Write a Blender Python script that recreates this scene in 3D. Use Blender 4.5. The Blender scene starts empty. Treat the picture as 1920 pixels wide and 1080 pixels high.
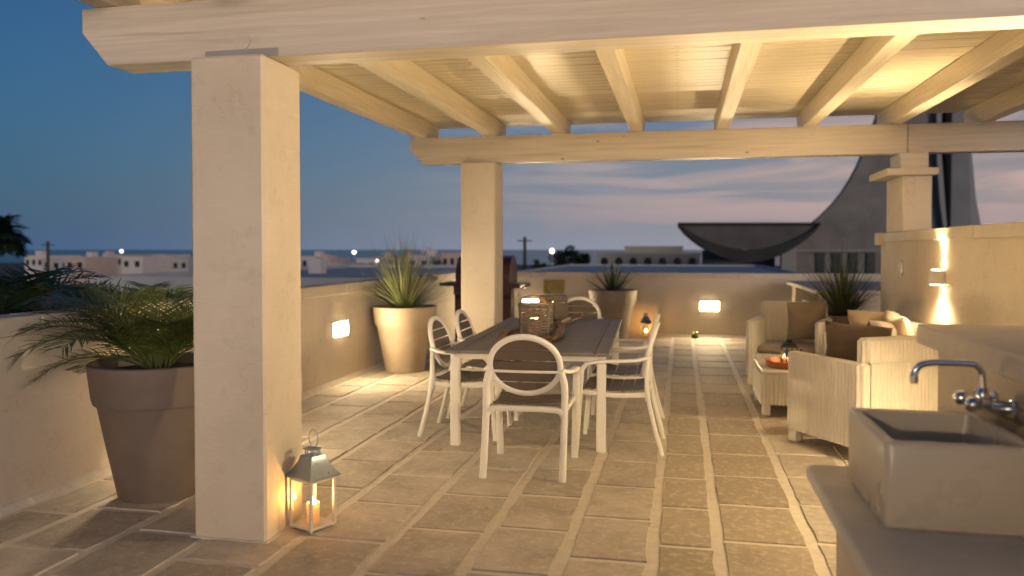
import bpy, math, random
from mathutils import Vector, Matrix

random.seed(7)
R = math.radians
S = bpy.context.scene
COL = S.collection

# ------------------------------------------------------------------ camera
cam = bpy.data.cameras.new("camera")
cam_ob = bpy.data.objects.new("camera", cam)
COL.objects.link(cam_ob)
cam_ob.location = (0, 0, 1.5)
cam_ob.rotation_euler = (R(90 - 1.4), 0, R(11.9))
cam.sensor_width = 36
cam.lens = 28.275
cam.shift_y = -0.0183
cam.clip_start = 0.05
cam.clip_end = 60000
cam.dof.use_dof = True
cam.dof.focus_distance = 4.7
cam.dof.aperture_fstop = 1.5
S.camera = cam_ob

# ------------------------------------------------------------------ sky
W = bpy.data.worlds.new("World")
S.world = W
W.use_nodes = True
SUN_AZ = 148.0   # where the sun has just gone down, right of and behind the camera
GLOW_AZ = 84.0


def build_sky():
    nt = W.node_tree
    N, L = nt.nodes, nt.links
    bg = N["Background"]

    def mth(op, a, b=None, c=None, clamp=False):
        n = N.new("ShaderNodeMath"); n.operation = op; n.use_clamp = clamp
        for i, v in enumerate((a, b, c)):
            if v is None: continue
            if isinstance(v, (int, float)): n.inputs[i].default_value = v
            else: L.new(v, n.inputs[i])
        return n.outputs[0]

    def mix(f, a, b, mode='MIX'):
        n = N.new("ShaderNodeMix"); n.data_type = 'RGBA'; n.blend_type = mode
        for sock, v in ((n.inputs[0], f), (n.inputs[6], a), (n.inputs[7], b)):
            if isinstance(v, (int, float)): sock.default_value = v
            elif isinstance(v, tuple): sock.default_value = (*v, 1)
            else: L.new(v, sock)
        return n.outputs[2]

    def smooth(x, a, b):
        n = N.new("ShaderNodeMapRange"); n.interpolation_type = 'SMOOTHSTEP'
        L.new(x, n.inputs[0]); n.inputs[1].default_value = a; n.inputs[2].default_value = b
        return n.outputs[0]

    sk = N.new("ShaderNodeTexSky"); sk.sky_type = 'NISHITA'; sk.sun_disc = False
    sk.sun_elevation = R(3); sk.sun_rotation = R(SUN_AZ)
    sk.air_density = 1.0; sk.dust_density = 1.0; sk.ozone_density = 4.0
    tc = N.new("ShaderNodeTexCoord")
    sep = N.new("ShaderNodeSeparateXYZ"); L.new(tc.outputs["Generated"], sep.inputs[0])
    x, y, z = sep.outputs
    zc = mth('MAXIMUM', z, 0.0)
    # cosine of the angle from the sunset azimuth
    ca = mth('ADD', mth('MULTIPLY', x, math.sin(R(GLOW_AZ))), mth('MULTIPLY', y, math.cos(R(GLOW_AZ))))
    
    low = mth('POWER', 2.718, mth('MULTIPLY', zc, -5.2))
    hz = mix(smooth(ca, -0.10, 0.62), mix(smooth(ca, -0.75, 0.05), (0.36, 0.96, 2.00), (2.35, 2.55, 3.25)), (4.2, 3.2, 3.1))
    base = mix(mth('MULTIPLY', low, 0.88), mix(1.0, sk.outputs[0], (0.74, 0.95, 1.04), 'MULTIPLY'), hz)
    # thin dusk clouds, long in azimuth and flat in height
    cv = N.new("ShaderNodeCombineXYZ")
    L.new(mth('MULTIPLY', x, 2.3), cv.inputs[0]); L.new(mth('MULTIPLY', y, 2.3), cv.inputs[1])
    L.new(mth('MULTIPLY', z, 20.0), cv.inputs[2])
    no = N.new("ShaderNodeTexNoise"); no.inputs["Scale"].default_value = 1.55
    no.inputs["Detail"].default_value = 6; no.inputs["Roughness"].default_value = 0.52
    no.inputs["Distortion"].default_value = 0.9
    L.new(cv.outputs[0], no.inputs["Vector"])
    cl = smooth(no.outputs[0], 0.40, 0.61)
    cl = mth('MULTIPLY', cl, mth('MULTIPLY', smooth(z, 0.006, 0.05), mth('SUBTRACT', 1.0, smooth(z, 0.10, 0.24))))
    cl = mth('MULTIPLY', cl, smooth(ca, -0.30, 0.28))
    sky = mix(mth('MULTIPLY', cl, 0.88), base, mix(smooth(z, 0.02, 0.12), (3.6, 2.65, 2.65), (4.9, 3.5, 2.85)))
    L.new(sky, bg.inputs[0])
    bg.inputs[1].default_value = 0.063


build_sky()

# last light of the sunken sun: weak, wide and warm
sun = bpy.data.lights.new("sun", 'SUN'); sun.energy = 0.55; sun.angle = R(22); sun.color = (1.0, .82, .72)
sun_ob = bpy.data.objects.new("sun", sun); COL.objects.link(sun_ob)
sun_ob.rotation_euler = (R(90 - 6), 0, R(180 - SUN_AZ))

# ------------------------------------------------------------------ exposure
S.view_settings.view_transform = 'Standard'
S.view_settings.look = 'None'
S.view_settings.gamma = 1
S.view_settings.use_curve_mapping = False
S.view_settings.exposure = 1.0
S.cycles.use_denoising = True
S.cycles.max_bounces = 10
S.cycles.transparent_max_bounces = 24
S.cycles.sample_clamp_indirect = 6.0
S.cycles.caustics_reflective = False
S.cycles.caustics_refractive = False


# ================================================================== helpers
class NT:
    """small shader-graph helper"""
    def __init__(s, name):
        s.m = bpy.data.materials.new(name); s.m.use_nodes = True
        s.N = s.m.node_tree.nodes; s.L = s.m.node_tree.links
        s.b = s.N["Principled BSDF"]; s.out = s.N["Material Output"]
        s.tc = s.N.new("ShaderNodeTexCoord")

    def set(s, sock, v):
        if isinstance(v, (int, float)): sock.default_value = v
        elif isinstance(v, tuple): sock.default_value = (*v, 1) if len(v) == 3 and sock.type == 'RGBA' else v
        else: s.L.new(v, sock)

    def map(s, scale, coord="Object", rot=(0, 0, 0)):
        n = s.N.new("ShaderNodeMapping"); s.L.new(s.tc.outputs[coord], n.inputs[0])
        n.inputs["Scale"].default_value = scale if isinstance(scale, tuple) else (scale,) * 3
        n.inputs["Rotation"].default_value = rot
        return n.outputs[0]

    def noise(s, vec, scale=1, detail=4, rough=.55, dist=0):
        n = s.N.new("ShaderNodeTexNoise"); s.L.new(vec, n.inputs["Vector"])
        n.inputs["Scale"].default_value = scale; n.inputs["Detail"].default_value = detail
        n.inputs["Roughness"].default_value = rough; n.inputs["Distortion"].default_value = dist
        return n.outputs[0]

    def voro(s, vec, scale):
        n = s.N.new("ShaderNodeTexVoronoi"); s.L.new(vec, n.inputs["Vector"]); n.inputs["Scale"].default_value = scale
        return n.outputs["Distance"]

    def rng(s, v, a, b, c=0., d=1.):
        n = s.N.new("ShaderNodeMapRange"); s.set(n.inputs[0], v)
        for i, k in enumerate((a, b, c, d)): n.inputs[i + 1].default_value = k
        return n.outputs[0]

    def mix(s, f, a, b, mode='MIX'):
        n = s.N.new("ShaderNodeMix"); n.data_type = 'RGBA'; n.blend_type = mode
        s.set(n.inputs[0], f); s.set(n.inputs[6], a); s.set(n.inputs[7], b)
        return n.outputs[2]

    def math(s, op, a, b):
        n = s.N.new("ShaderNodeMath"); n.operation = op; s.set(n.inputs[0], a); s.set(n.inputs[1], b)
        return n.outputs[0]

    def rand(s):
        n = s.N.new("ShaderNodeObjectInfo"); return n.outputs["Random"]

    def bump(s, h, strength=.3, dist=.01, prev=None):
        n = s.N.new("ShaderNodeBump"); n.inputs["Strength"].default_value = strength
        n.inputs["Distance"].default_value = dist; s.set(n.inputs["Height"], h)
        if prev: s.L.new(prev, n.inputs["Normal"])
        s.L.new(n.outputs[0], s.b.inputs["Normal"]); return n.outputs[0]

    def fin(s, col, rough=.6, metal=0., spec=.5, **k):
        s.set(s.b.inputs["Base Color"], col); s.set(s.b.inputs["Roughness"], rough)
        s.b.inputs["Metallic"].default_value = metal; s.b.inputs["Specular IOR Level"].default_value = spec
        for kk, v in k.items(): s.set(s.b.inputs[kk], v)
        return s.m


M = {}


def mats():
    # lime plaster
    def plaster(name, c1, c2, rough=.9):
        t = NT(name); v = t.map(1.0)
        big = t.noise(v, 1.3, 5, .6); fine = t.noise(v, 45, 4, .6); mid = t.noise(v, 9, 5, .6)
        c = t.mix(t.rng(big, .35, .65), c1, c2)
        c = t.mix(t.rng(mid, .56, .75, 0, .5), c, tuple(x * .78 for x in c2))
        tr = t.noise(t.map((1.2, 1.2, 9.0)), 2.2, 6, .7, 1.2)       # trowel sweeps
        c = t.mix(t.rng(tr, .55, .72, 0, .28), c, tuple(min(.8, x * 1.16) for x in c1))
        vc = t.N.new("ShaderNodeTexVoronoi"); vc.feature = 'DISTANCE_TO_EDGE'; vc.inputs["Scale"].default_value = 1.1
        wob = t.N.new("ShaderNodeVectorMath"); wob.operation = 'ADD'; t.L.new(v, wob.inputs[0])
        wn = t.N.new("ShaderNodeTexNoise"); wn.inputs["Scale"].default_value = 5; wn.inputs["Detail"].default_value = 5; t.L.new(v, wn.inputs["Vector"]); t.L.new(wn.outputs["Color"], wob.inputs[1])
        t.L.new(wob.outputs[0], vc.inputs["Vector"])
        hair = t.math('MULTIPLY', t.rng(vc.outputs["Distance"], .0, .006, 1, 0), t.rng(big, .50, .60))
        c = t.mix(t.math('MULTIPLY', hair, .45), c, tuple(x * .45 for x in c2))
        b = t.bump(mid, .3, .014); b = t.bump(tr, .35, .008, b); t.bump(fine, .4, .003, b)
        return t.fin(c, rough, spec=.25)
    M['plaster'] = plaster("cream_plaster", (.62, .55, .445), (.56, .485, .385))
    M['coping'] = plaster("coping_stone", (.60, .535, .44), (.52, .46, .375), .75)
    M['kitchen'] = plaster("kitchen_plaster", (.58, .50, .39), (.52, .44, .335))

    # limewashed timber, grain along X in object space
    def wood(name, c1, c2, axis=0, rough=.42, grain=1.0):
        t = NT(name)
        sc = [28.0, 28.0, 28.0]; sc[axis] = 1.1
        v = t.map(tuple(sc)); g = t.noise(v, 1.0, 6, .62, .6)
        g2 = t.noise(t.map(tuple(x * .2 for x in sc)), 1.0, 3, .5)
        c = t.mix(t.rng(g, .3, .7), c1, tuple(x * .82 for x in c2))
        c = t.mix(t.rng(t.noise(t.map(tuple(x * .6 for x in sc)), 1.0, 2, .5), .66, .70, 0, .45), c, tuple(x * .55 for x in c2))
        c = t.mix(t.rng(g2, .45, .75, 0, .5), c, tuple(x * .84 for x in c2))
        ks = [3.0, 3.0, 3.0]; ks[axis] = 1.5
        k = t.voro(t.map(tuple(ks)), 1.5)
        c = t.mix(t.rng(k, .03, .065, .8, 0), c, (.19, .12, .07))
        c = t.mix(t.rng(t.rand(), 0, 1, 0, .28), c, tuple(x * .78 for x in c2))
        t.bump(g, .35 * grain, .004)
        return t.fin(c, t.rng(g, .3, .7, rough - .08, rough + .12), spec=.5)
    M['beam'] = wood("limewashed_beam", (.71, .645, .56), (.63, .56, .47))
    M['rafter'] = wood("limewashed_rafter", (.76, .67, .53), (.68, .585, .44), axis=1)
    M['board'] = wood("limewashed_board", (.76, .67, .50), (.67, .575, .405), rough=.33, grain=1.6)

    # floor stone
    def stone(name, lo, hi):
        t = NT(name); v = t.map(1.0, "Object")
        off = t.N.new("ShaderNodeVectorMath"); off.operation = 'ADD'; t.L.new(v, off.inputs[0])
        cr = t.N.new("ShaderNodeCombineXYZ"); r10 = t.math('MULTIPLY', t.rand(), 37.0)
        for i in range(3): t.L.new(r10, cr.inputs[i])
        t.L.new(cr.outputs[0], off.inputs[1]); v = off.outputs[0]
        a = t.noise(v, 3.5, 6, .65, .4); b = t.noise(v, 22, 5, .6); f = t.noise(v, 160, 3, .6)
        r2 = t.N.new("ShaderNodeTexWhiteNoise"); r2.noise_dimensions = '1D'; t.L.new(t.rand(), r2.inputs["W"])
        base = t.mix(t.rand(), lo, hi)
        base = t.mix(t.math('MULTIPLY', r2.outputs[0], .45), base, (.52, .43, .355))
        c = t.mix(t.rng(a, .3, .7), base, t.mix(.8, base, (.28, .24, .185)))
        c = t.mix(t.rng(b, .5, .72, 0, .6), c, (.63, .56, .475))
        c = t.mix(t.rng(t.noise(v, 60, 3, .7), .62, .72, 0, .6), c, (.20, .16, .105))
        c = t.mix(t.rng(t.noise(v, 9, 4, .6), .66, .74, 0, .55), c, (.18, .145, .095))
        bb = t.bump(a, .5, .016); bb = t.bump(b, .5, .008, bb); t.bump(f, .25, .0015, bb)
        return t.fin(c, t.rng(b, .3, .7, .64, .86), spec=.25)
    M['stone'] = stone("floor_stone", (.39, .35, .305), (.60, .535, .47))
    M['stone_brown'] = stone("brown_floor_stone", (.285, .23, .158), (.39, .32, .225))
    t = NT("floor_grout"); v = t.map(1.0)
    a = t.noise(v, 14, 6, .65); f = t.noise(v, 110, 3, .6)
    c = t.mix(t.rng(a, .3, .7), (.68, .62, .535), (.55, .49, .41))
    bb = t.bump(a, .5, .008); t.bump(f, .4, .002, bb)
    M['grout'] = t.fin(c, .82, spec=.3)

    def plain(name, col, rough=.5, metal=0., var=.12, scale=8, bump=.08, spec=.5, **k):
        t = NT(name); n = t.noise(t.map(1.0), scale, 4, .6)
        c = t.mix(t.rng(n, .3, .7), col, tuple(x * (1 - var) for x in col))
        if bump: t.bump(t.noise(t.map(1.0), scale * 12, 3, .6), bump, .002)
        return t.fin(c, t.rng(n, .3, .7, max(.03, rough - .05), min(1, rough + .07)), metal, spec, **k)
    M['white_lacquer'] = plain("white_lacquer", (.80, .775, .73), .38, var=.05)
    M['taupe_slat'] = plain("taupe_slat", (.112, .090, .072), .42, var=.15)
    M['taupe_top'] = plain("taupe_table_top", (.165, .152, .152), .5, var=.14, scale=5)
    M['pot_taupe'] = plain("pot_taupe", (.36, .285, .205), .6, var=.2, scale=4)
    M['pot_dark'] = plain("pot_dark_taupe", (.150, .117, .098), .6, var=.25, scale=3)
    M['soil'] = plain("soil", (.035, .026, .019), .95, var=.5, scale=40, bump=.8)
    M['porcelain'] = plain("fireclay_sink", (.54, .485, .39), .28, var=.012, scale=3, bump=.03)
    M['marble'] = plain("pale_counter_stone", (.64, .59, .51), .5, var=.14, scale=6, bump=.1)
    M['chrome'] = plain("chrome", (.72, .74, .76), .10, 1.0, var=.04, bump=0)
    M['zinc'] = plain("zinc_sheet", (.30, .35, .41), .32, .7, var=.15, scale=20)
    M['plate'] = plain("grey_sheet", (.36, .36, .355), .5, .3, var=.1)
    M['lantern_wood'] = plain("lantern_white_wood", (.60, .56, .50), .55, var=.15, scale=30)
    M['wax'] = plain("candle_wax", (.85, .70, .48), .5, var=.04, bump=0, **{"Subsurface Weight": .9, "Subsurface Radius": (1.0, .62, .32), "Subsurface Scale": .03})
    t = NT("candle_wax_shell"); t.fin((.86, .74, .55), .5)
    d = t.N.new("ShaderNodeBsdfTranslucent"); d.inputs[0].default_value = (.95, .74, .46, 1)
    mx = t.N.new("ShaderNodeMixShader"); mx.inputs[0].default_value = .6
    t.L.new(t.b.outputs[0], mx.inputs[1]); t.L.new(d.outputs[0], mx.inputs[2]); t.L.new(mx.outputs[0], t.out.inputs[0]); M['wax'] = t.m
    M['black_metal'] = plain("black_metal", (.018, .017, .017), .4, .2, var=.2)
    M['dark_brown'] = plain("brown_enamel", (.115, .050, .038), .35, .1, var=.15)
    M['dark_cover'] = plain("black_enamel", (.025, .022, .022), .4, var=.2)
    M['steel'] = plain("brushed_steel", (.55, .50, .44), .3, 1.0, var=.1)
    M['fixture'] = plain("lamp_housing", (.55, .52, .47), .4, .2)
    M['olive_panel'] = plain("olive_yellow_panel", (.27, .215, .055), .45, var=.2, scale=14)
    M['tray_orange'] = plain("orange_wood_tray", (.36, .11, .03), .4, var=.25, scale=18)
    M['white_plastic'] = plain("white_plastic", (.55, .52, .47), .4, var=.04, bump=0)
    M['ornament_green'] = plain("green_glaze", (.07, .16, .03), .25, var=.5, scale=60)
    M['ornament_pale'] = plain("pale_glaze", (.55, .55, .30), .3, var=.2)
    M['recess_stone'] = plain("brown_backsplash_stone", (.25, .20, .15), .6, var=.3, scale=12, bump=.2)

    def fabric(name, col):
        t = NT(name); v = t.map(1.0)
        w1 = t.noise(t.map((420., 420., 60.)), 1, 2); w2 = t.noise(t.map((60., 60., 420.)), 1, 2)
        n = t.noise(v, 5, 4, .6)
        c = t.mix(t.rng(n, .3, .7), col, tuple(x * .85 for x in col))
        b = t.bump(w1, .25, .001); b = t.bump(w2, .25, .001, b); t.bump(n, .4, .02, b)
        return t.fin(c, .9, spec=.2, **{"Sheen Weight": .25})
    M['fabric_tan'] = fabric("tan_fabric", (.43, .335, .225))
    M['fabric_taupe'] = fabric("taupe_fabric", (.25, .195, .15))
    M['fabric_brown'] = fabric("brown_fabric", (.105, .074, .058))
    M['fabric_seat'] = fabric("seat_fabric", (.23, .185, .145))

    # white resin rattan: fine horizontal weave on top of the modelled ribs
    t = NT("white_rattan"); n = t.noise(t.map(1.0), 6, 4, .6)
    wv = t.N.new("ShaderNodeTexWave"); wv.bands_direction = 'Z'; wv.inputs["Scale"].default_value = 38
    wv.inputs["Distortion"].default_value = .2; wv.inputs["Detail"].default_value = 2
    t.L.new(t.map(1.0), wv.inputs["Vector"])
    c = t.mix(t.rng(n, .3, .7), (.78, .735, .65), (.70, .65, .565))
    t.bump(wv.outputs[1], .5, .003)
    M['rattan'] = t.fin(c, .5, spec=.4)

    # weathered twigs / driftwood
    t = NT("weathered_twig"); v = t.map((30., 30., 9.)); g = t.noise(v, 1, 5, .65)
    c = t.mix(t.rng(g, .3, .7), (.25, .215, .175), (.13, .11, .09)); t.bump(g, .6, .003)
    M['twig'] = t.fin(c, .75, spec=.3)
    t = NT("driftwood"); v = t.map((26., 4., 26.)); g = t.noise(v, 1, 6, .65, .5)
    c = t.mix(t.rng(g, .3, .7), (.25, .155, .075), (.14, .08, .04)); t.bump(g, .6, .004)
    M['driftwood'] = t.fin(c, .6, spec=.35)

    def leaf(name, c1, c2, sp=.4, tr=.25, dry=True):
        t = NT(name); g = t.noise(t.map(3.0), 1, 3); v = t.noise(t.map(30.0), 1, 2)
        c = t.mix(t.rng(g, .35, .65), c1, c2); c = t.mix(t.rng(v, .4, .7, 0, .35), c, tuple(x * .6 for x in c1))
        c = t.mix(t.rng(t.noise(t.map(9.0), 1, 3), .60, .70, 0, .7 if dry else 0.), c, (.17, .125, .055))
        t.fin(c, .42, spec=sp)
        d = t.N.new("ShaderNodeBsdfTranslucent"); t.set(d.inputs[0], c)
        mx = t.N.new("ShaderNodeMixShader"); mx.inputs[0].default_value = tr
        t.L.new(t.b.outputs[0], mx.inputs[1]); t.L.new(d.outputs[0], mx.inputs[2]); t.L.new(mx.outputs[0], t.out.inputs[0])
        return t.m
    M['palm'] = leaf("palm_leaf", (.105, .135, .036), (.062, .092, .025))
    M['palm_dark'] = leaf("dark_palm_leaf", (.025, .05, .022), (.018, .036, .018))
    M['blade'] = leaf("grass_blade", (.18, .23, .075), (.29, .30, .15))
    M['blade_dark'] = leaf("dark_grass_blade", (.085, .115, .035), (.12, .14, .055))
    M['agave'] = leaf("agave_leaf", (.065, .095, .055), (.10, .125, .07), tr=.1)
    M['tree_leaf'] = leaf("tree_leaf", (.020, .036, .018), (.014, .025, .014))
    M['bark'] = plain("bark", (.09, .065, .045), .9, var=.4, scale=20, bump=.5)

    # clear lantern glass: thin, lets light straight through, mirrors a little
    t = NT("clear_glass")
    tr = t.N.new("ShaderNodeBsdfTransparent"); tr.inputs[0].default_value = (.97, .965, .95, 1)
    gl = t.N.new("ShaderNodeBsdfGlossy"); gl.inputs["Roughness"].default_value = .03
    lw = t.N.new("ShaderNodeLayerWeight"); lw.inputs[0].default_value = .5
    mx = t.N.new("ShaderNodeMixShader"); t.L.new(t.math('ADD', t.math('MULTIPLY', t.math('POWER', lw.outputs["Facing"], 4.0), .45), .025), mx.inputs[0])
    t.L.new(tr.outputs[0], mx.inputs[1]); t.L.new(gl.outputs[0], mx.inputs[2]); t.L.new(mx.outputs[0], t.out.inputs[0])
    M['glass'] = t.m

    # things that give off light
    def emit(name, col, st):
        m = bpy.data.materials.new(name); m.use_nodes = True
        N = m.node_tree.nodes; N.remove(N["Principled BSDF"])
        e = N.new("ShaderNodeEmission"); e.inputs[0].default_value = (*col, 1); e.inputs[1].default_value = st
        m.node_tree.links.new(e.outputs[0], N["Material Output"].inputs[0]); return m
    WARM = (1.0, .66, .30)
    M['e_step'] = emit("lit_step_diffuser", (1.0, .755, .425), 185)
    M['e_sconce'] = emit("lit_sconce_lens", WARM, 60)
    M['e_flame'] = emit("candle_flame", (1.0, .50, .13), 420)
    M['e_flame_soft'] = emit("soft_candle_flame", (1.0, .46, .11), 260)
    M['e_globe'] = emit("lit_opal_globe", (1.0, .76, .50), 520)
    M['e_street'] = emit("lit_street_globe", (1.0, .78, .66), 3.2)
    M['e_street2'] = emit("lit_street_globe_pale", (1.0, .92, .74), 4)
    M['e_street3'] = emit("lit_street_globe_orange", (1.0, .48, .16), 3)

    # the wide outdoors
    M['house_white'] = plain("house_render_white", (.80, .72, .66), .9, var=.12, scale=.6, bump=0)
    M['house_cream'] = plain("house_render_cream", (.72, .62, .46), .9, var=.12, scale=.6, bump=0)
    M['house_grey'] = plain("house_render_grey", (.55, .54, .52), .9, var=.14, scale=.6, bump=0)
    M['house_rose'] = plain("house_render_rose", (.72, .55, .46), .9, var=.12, scale=.6, bump=0)
    M['roof_blue'] = plain("roof_membrane", (.20, .25, .30), .45, var=.12, scale=.3, bump=0)
    M['window_dark'] = plain("dark_window", (.03, .032, .035), .2, var=.1, bump=0)
    M['concrete'] = plain("dark_concrete", (.24, .225, .21), .85, var=.35, scale=.35, bump=.1)
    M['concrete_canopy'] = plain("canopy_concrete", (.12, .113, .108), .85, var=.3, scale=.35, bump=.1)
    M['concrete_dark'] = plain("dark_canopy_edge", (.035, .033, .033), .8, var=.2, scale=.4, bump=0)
    M['concrete_pale'] = plain("pale_concrete", (.30, .30, .30), .85, var=.15, scale=.3, bump=0)
    M['concrete_blue'] = plain("blue_grey_panel", (.18, .19, .20), .6, var=.15, scale=.3, bump=0)
    M['red_sign'] = plain("red_paint", (.30, .07, .05), .6, bump=0)
    M['ground'] = plain("town_ground", (.13, .115, .10), .95, var=.4, scale=.05, bump=0)
    t = NT("sea_water"); n = t.noise(t.map((.05, .05, .05)), 1, 4); t.bump(n, .5, .6)
    M['sea'] = t.fin((.010, .022, .035), .25, spec=.5)


mats()


class MB:
    """collects verts and faces for one mesh"""
    def __init__(s): s.v = []; s.f = []

    def add(s, vs, fs):
        o = len(s.v); s.v += [tuple(p) for p in vs]; s.f += [tuple(i + o for i in f) for f in fs]; return s

    def box(s, x0, x1, y0, y1, z0, z1):
        return s.add([(x, y, z) for z in (z0, z1) for y in (y0, y1) for x in (x0, x1)],
                     [(0, 2, 3, 1), (4, 5, 7, 6), (0, 1, 5, 4), (1, 3, 7, 5), (3, 2, 6, 7), (2, 0, 4, 6)])

    def cbox(s, x0, x1, y0, y1, z0, z1, b=.006):
        """box with chamfered edges"""
        b = min(b, (x1 - x0) * .45, (y1 - y0) * .45, (z1 - z0) * .45)
        X, Y, Z = (x0, x1), (y0, y1), (z0, z1)
        sg = (1, -1); vs = []; ix = {}
        for i in (0, 1):
            for j in (0, 1):
                for k in (0, 1):
                    for a in range(3):
                        p = [X[i], Y[j], Z[k]]
                        for c in range(3):
                            if c != a: p[c] += sg[(i, j, k)[c]] * b
                        ix[i, j, k, a] = len(vs); vs.append(tuple(p))
        fs = []
        for a in range(3):
            c, d = [q for q in range(3) if q != a]
            for t in (0, 1):
                q = []
                for u, w in ((0, 0), (1, 0), (1, 1), (0, 1)):
                    k = [0, 0, 0]; k[a] = t; k[c] = u; k[d] = w; q.append(ix[(*k, a)])
                fs.append(tuple(q))
        for a in range(3):
            c, d = [q for q in range(3) if q != a]
            for u in (0, 1):
                for w in (0, 1):
                    k0 = [0, 0, 0]; k0[c] = u; k0[d] = w; k1 = list(k0); k1[a] = 1
                    fs.append((ix[(*k0, c)], ix[(*k1, c)], ix[(*k1, d)], ix[(*k0, d)]))
        for i in (0, 1):
            for j in (0, 1):
                for k in (0, 1): fs.append(tuple(ix[i, j, k, a] for a in range(3)))
        return s.add(vs, fs)

    def prism(s, poly, axis, a0, a1):
        """2D outline swept along an axis; outline is given in the other two axes in order"""
        n = len(poly); o = [q for q in range(3) if q != axis]; vs = []
        for a in (a0, a1):
            for p in poly:
                q = [0, 0, 0]; q[axis] = a; q[o[0]] = p[0]; q[o[1]] = p[1]; vs.append(tuple(q))
        fs = [tuple(range(n)), tuple(range(2 * n - 1, n - 1, -1))]
        fs += [(i, (i + 1) % n, n + (i + 1) % n, n + i) for i in range(n)]
        return s.add(vs, fs)

    def lathe(s, prof, n=24, c=(0, 0, 0), cap=True):
        vs = [(c[0] + r * math.cos(2 * math.pi * i / n), c[1] + r * math.sin(2 * math.pi * i / n), c[2] + z) for r, z in prof for i in range(n)]
        fs = [(j * n + i, j * n + (i + 1) % n, (j + 1) * n + (i + 1) % n, (j + 1) * n + i) for j in range(len(prof) - 1) for i in range(n)]
        if cap:
            fs.append(tuple(range(n - 1, -1, -1))); fs.append(tuple(range((len(prof) - 1) * n, len(prof) * n)))
        return s.add(vs, fs)

    def tube(s, path, r, n=8, up=(0, 0, 1), closed=False, r2=None, taper=None, square=False):
        """sweep an ellipse (r across, r2 along up) along a path"""
        P = [Vector(p) for p in path]; m = len(P); vs = []; r2 = r2 or r
        for i, p in enumerate(P):
            if closed: t = P[(i + 1) % m] - P[i - 1]
            else: t = P[min(i + 1, m - 1)] - P[max(i - 1, 0)]
            t.normalize(); u = Vector(up)
            if abs(t.dot(u)) > .97: u = Vector((0, 1, 0)) if abs(t.y) < .9 else Vector((1, 0, 0))
            sd = t.cross(u).normalized(); uu = sd.cross(t).normalized()
            k = taper[i] if taper else 1
            for j in range(n):
                a = 2 * math.pi * (j + .5) / n
                ca, sa = math.cos(a), math.sin(a)
                if square:
                    ca = math.copysign(abs(ca) ** .45, ca); sa = math.copysign(abs(sa) ** .45, sa)
                vs.append(p + sd * (ca * r * k) + uu * (sa * r2 * k))
        q = m if closed else m - 1
        fs = [(i * n + j, i * n + (j + 1) % n, ((i + 1) % m) * n + (j + 1) % n, ((i + 1) % m) * n + j) for i in range(q) for j in range(n)]
        if not closed:
            fs.append(tuple(range(n - 1, -1, -1))); fs.append(tuple(range((m - 1) * n, m * n)))
        return s.add(vs, fs)

    def sphere(s, c, r, n=12, m=8, sz=1):
        prof = [(max(1e-4, r * math.sin(math.pi * i / m)), -r * sz * math.cos(math.pi * i / m)) for i in range(m + 1)]
        return s.lathe(prof, n, c)

    def xf(s, mat):
        s.v = [tuple(mat @ Vector(p)) for p in s.v]; return s

    def obj(s, name, mat, parent=None, smooth=0, loc=None, rot=None, kind=None):
        me = bpy.data.meshes.new(name); me.from_pydata(s.v, [], s.f); me.validate(); me.update()
        me.materials.append(M[mat] if isinstance(mat, str) else mat)
        if smooth:
            me.shade_smooth(); me.set_sharp_from_angle(angle=R(smooth))
        o = bpy.data.objects.new(name, me); COL.objects.link(o)
        if parent: o.parent = parent
        if loc: o.location = loc
        if rot: o.rotation_euler = rot
        if kind: o["kind"] = kind
        fix_normals(me)
        return o


def fix_normals(me):
    import bmesh
    b = bmesh.new(); b.from_mesh(me); bmesh.ops.recalc_face_normals(b, faces=b.faces); b.to_mesh(me); b.free()


def tag(o, label, cat, group=None):
    o["label"] = label; o["category"] = cat
    if group: o["group"] = group
    return o


def thing(name, label, cat, loc=(0, 0, 0), rz=0., group=None):
    o = bpy.data.objects.new(name, None); COL.objects.link(o); o.empty_display_size = .1
    o.location = loc; o.rotation_euler = (0, 0, rz)
    return tag(o, label, cat, group)


def kids(o): return [c for c in bpy.data.objects if c.parent == o]


def clone(src, loc, rz, label, cat=None):
    def cp(o, par):
        c = o.copy(); COL.objects.link(c)
        if par: c.parent = par
        for k in kids(o): cp(k, c)
        return c
    r = cp(src, None); r.location = loc; r.rotation_euler = (0, 0, rz); r["label"] = label
    return r


def spline(pts, n=6, closed=False):
    """Catmull-Rom through points"""
    P = [Vector(p) for p in pts]; m = len(P); out = []
    rng = range(m if closed else m - 1)
    for i in rng:
        if closed: a, b, c, d = P[i - 1], P[i], P[(i + 1) % m], P[(i + 2) % m]
        else: a, b, c, d = P[max(i - 1, 0)], P[i], P[i + 1], P[min(i + 2, m - 1)]
        for j in range(n):
            t = j / n
            out.append(.5 * ((2 * b) + (c - a) * t + (2 * a - 5 * b + 4 * c - d) * t * t + (3 * b - a - 3 * c + d) * t ** 3))
    if not closed: out.append(P[-1])
    return out


def U(a, b): return random.uniform(a, b)


ORD = ["first", "second", "third", "fourth", "fifth", "sixth", "seventh", "eighth", "ninth", "tenth", "eleventh",
       "twelfth", "thirteenth", "fourteenth", "fifteenth", "sixteenth", "seventeenth", "eighteenth", "nineteenth", "twentieth"]

# ================================================================== setting
LX = -3.78     # inner face of left parapet
FY = 14.10     # inner face of far parapet
RX = 2.25      # inner face of right wall
PH = 1.11      # parapet height


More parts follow.
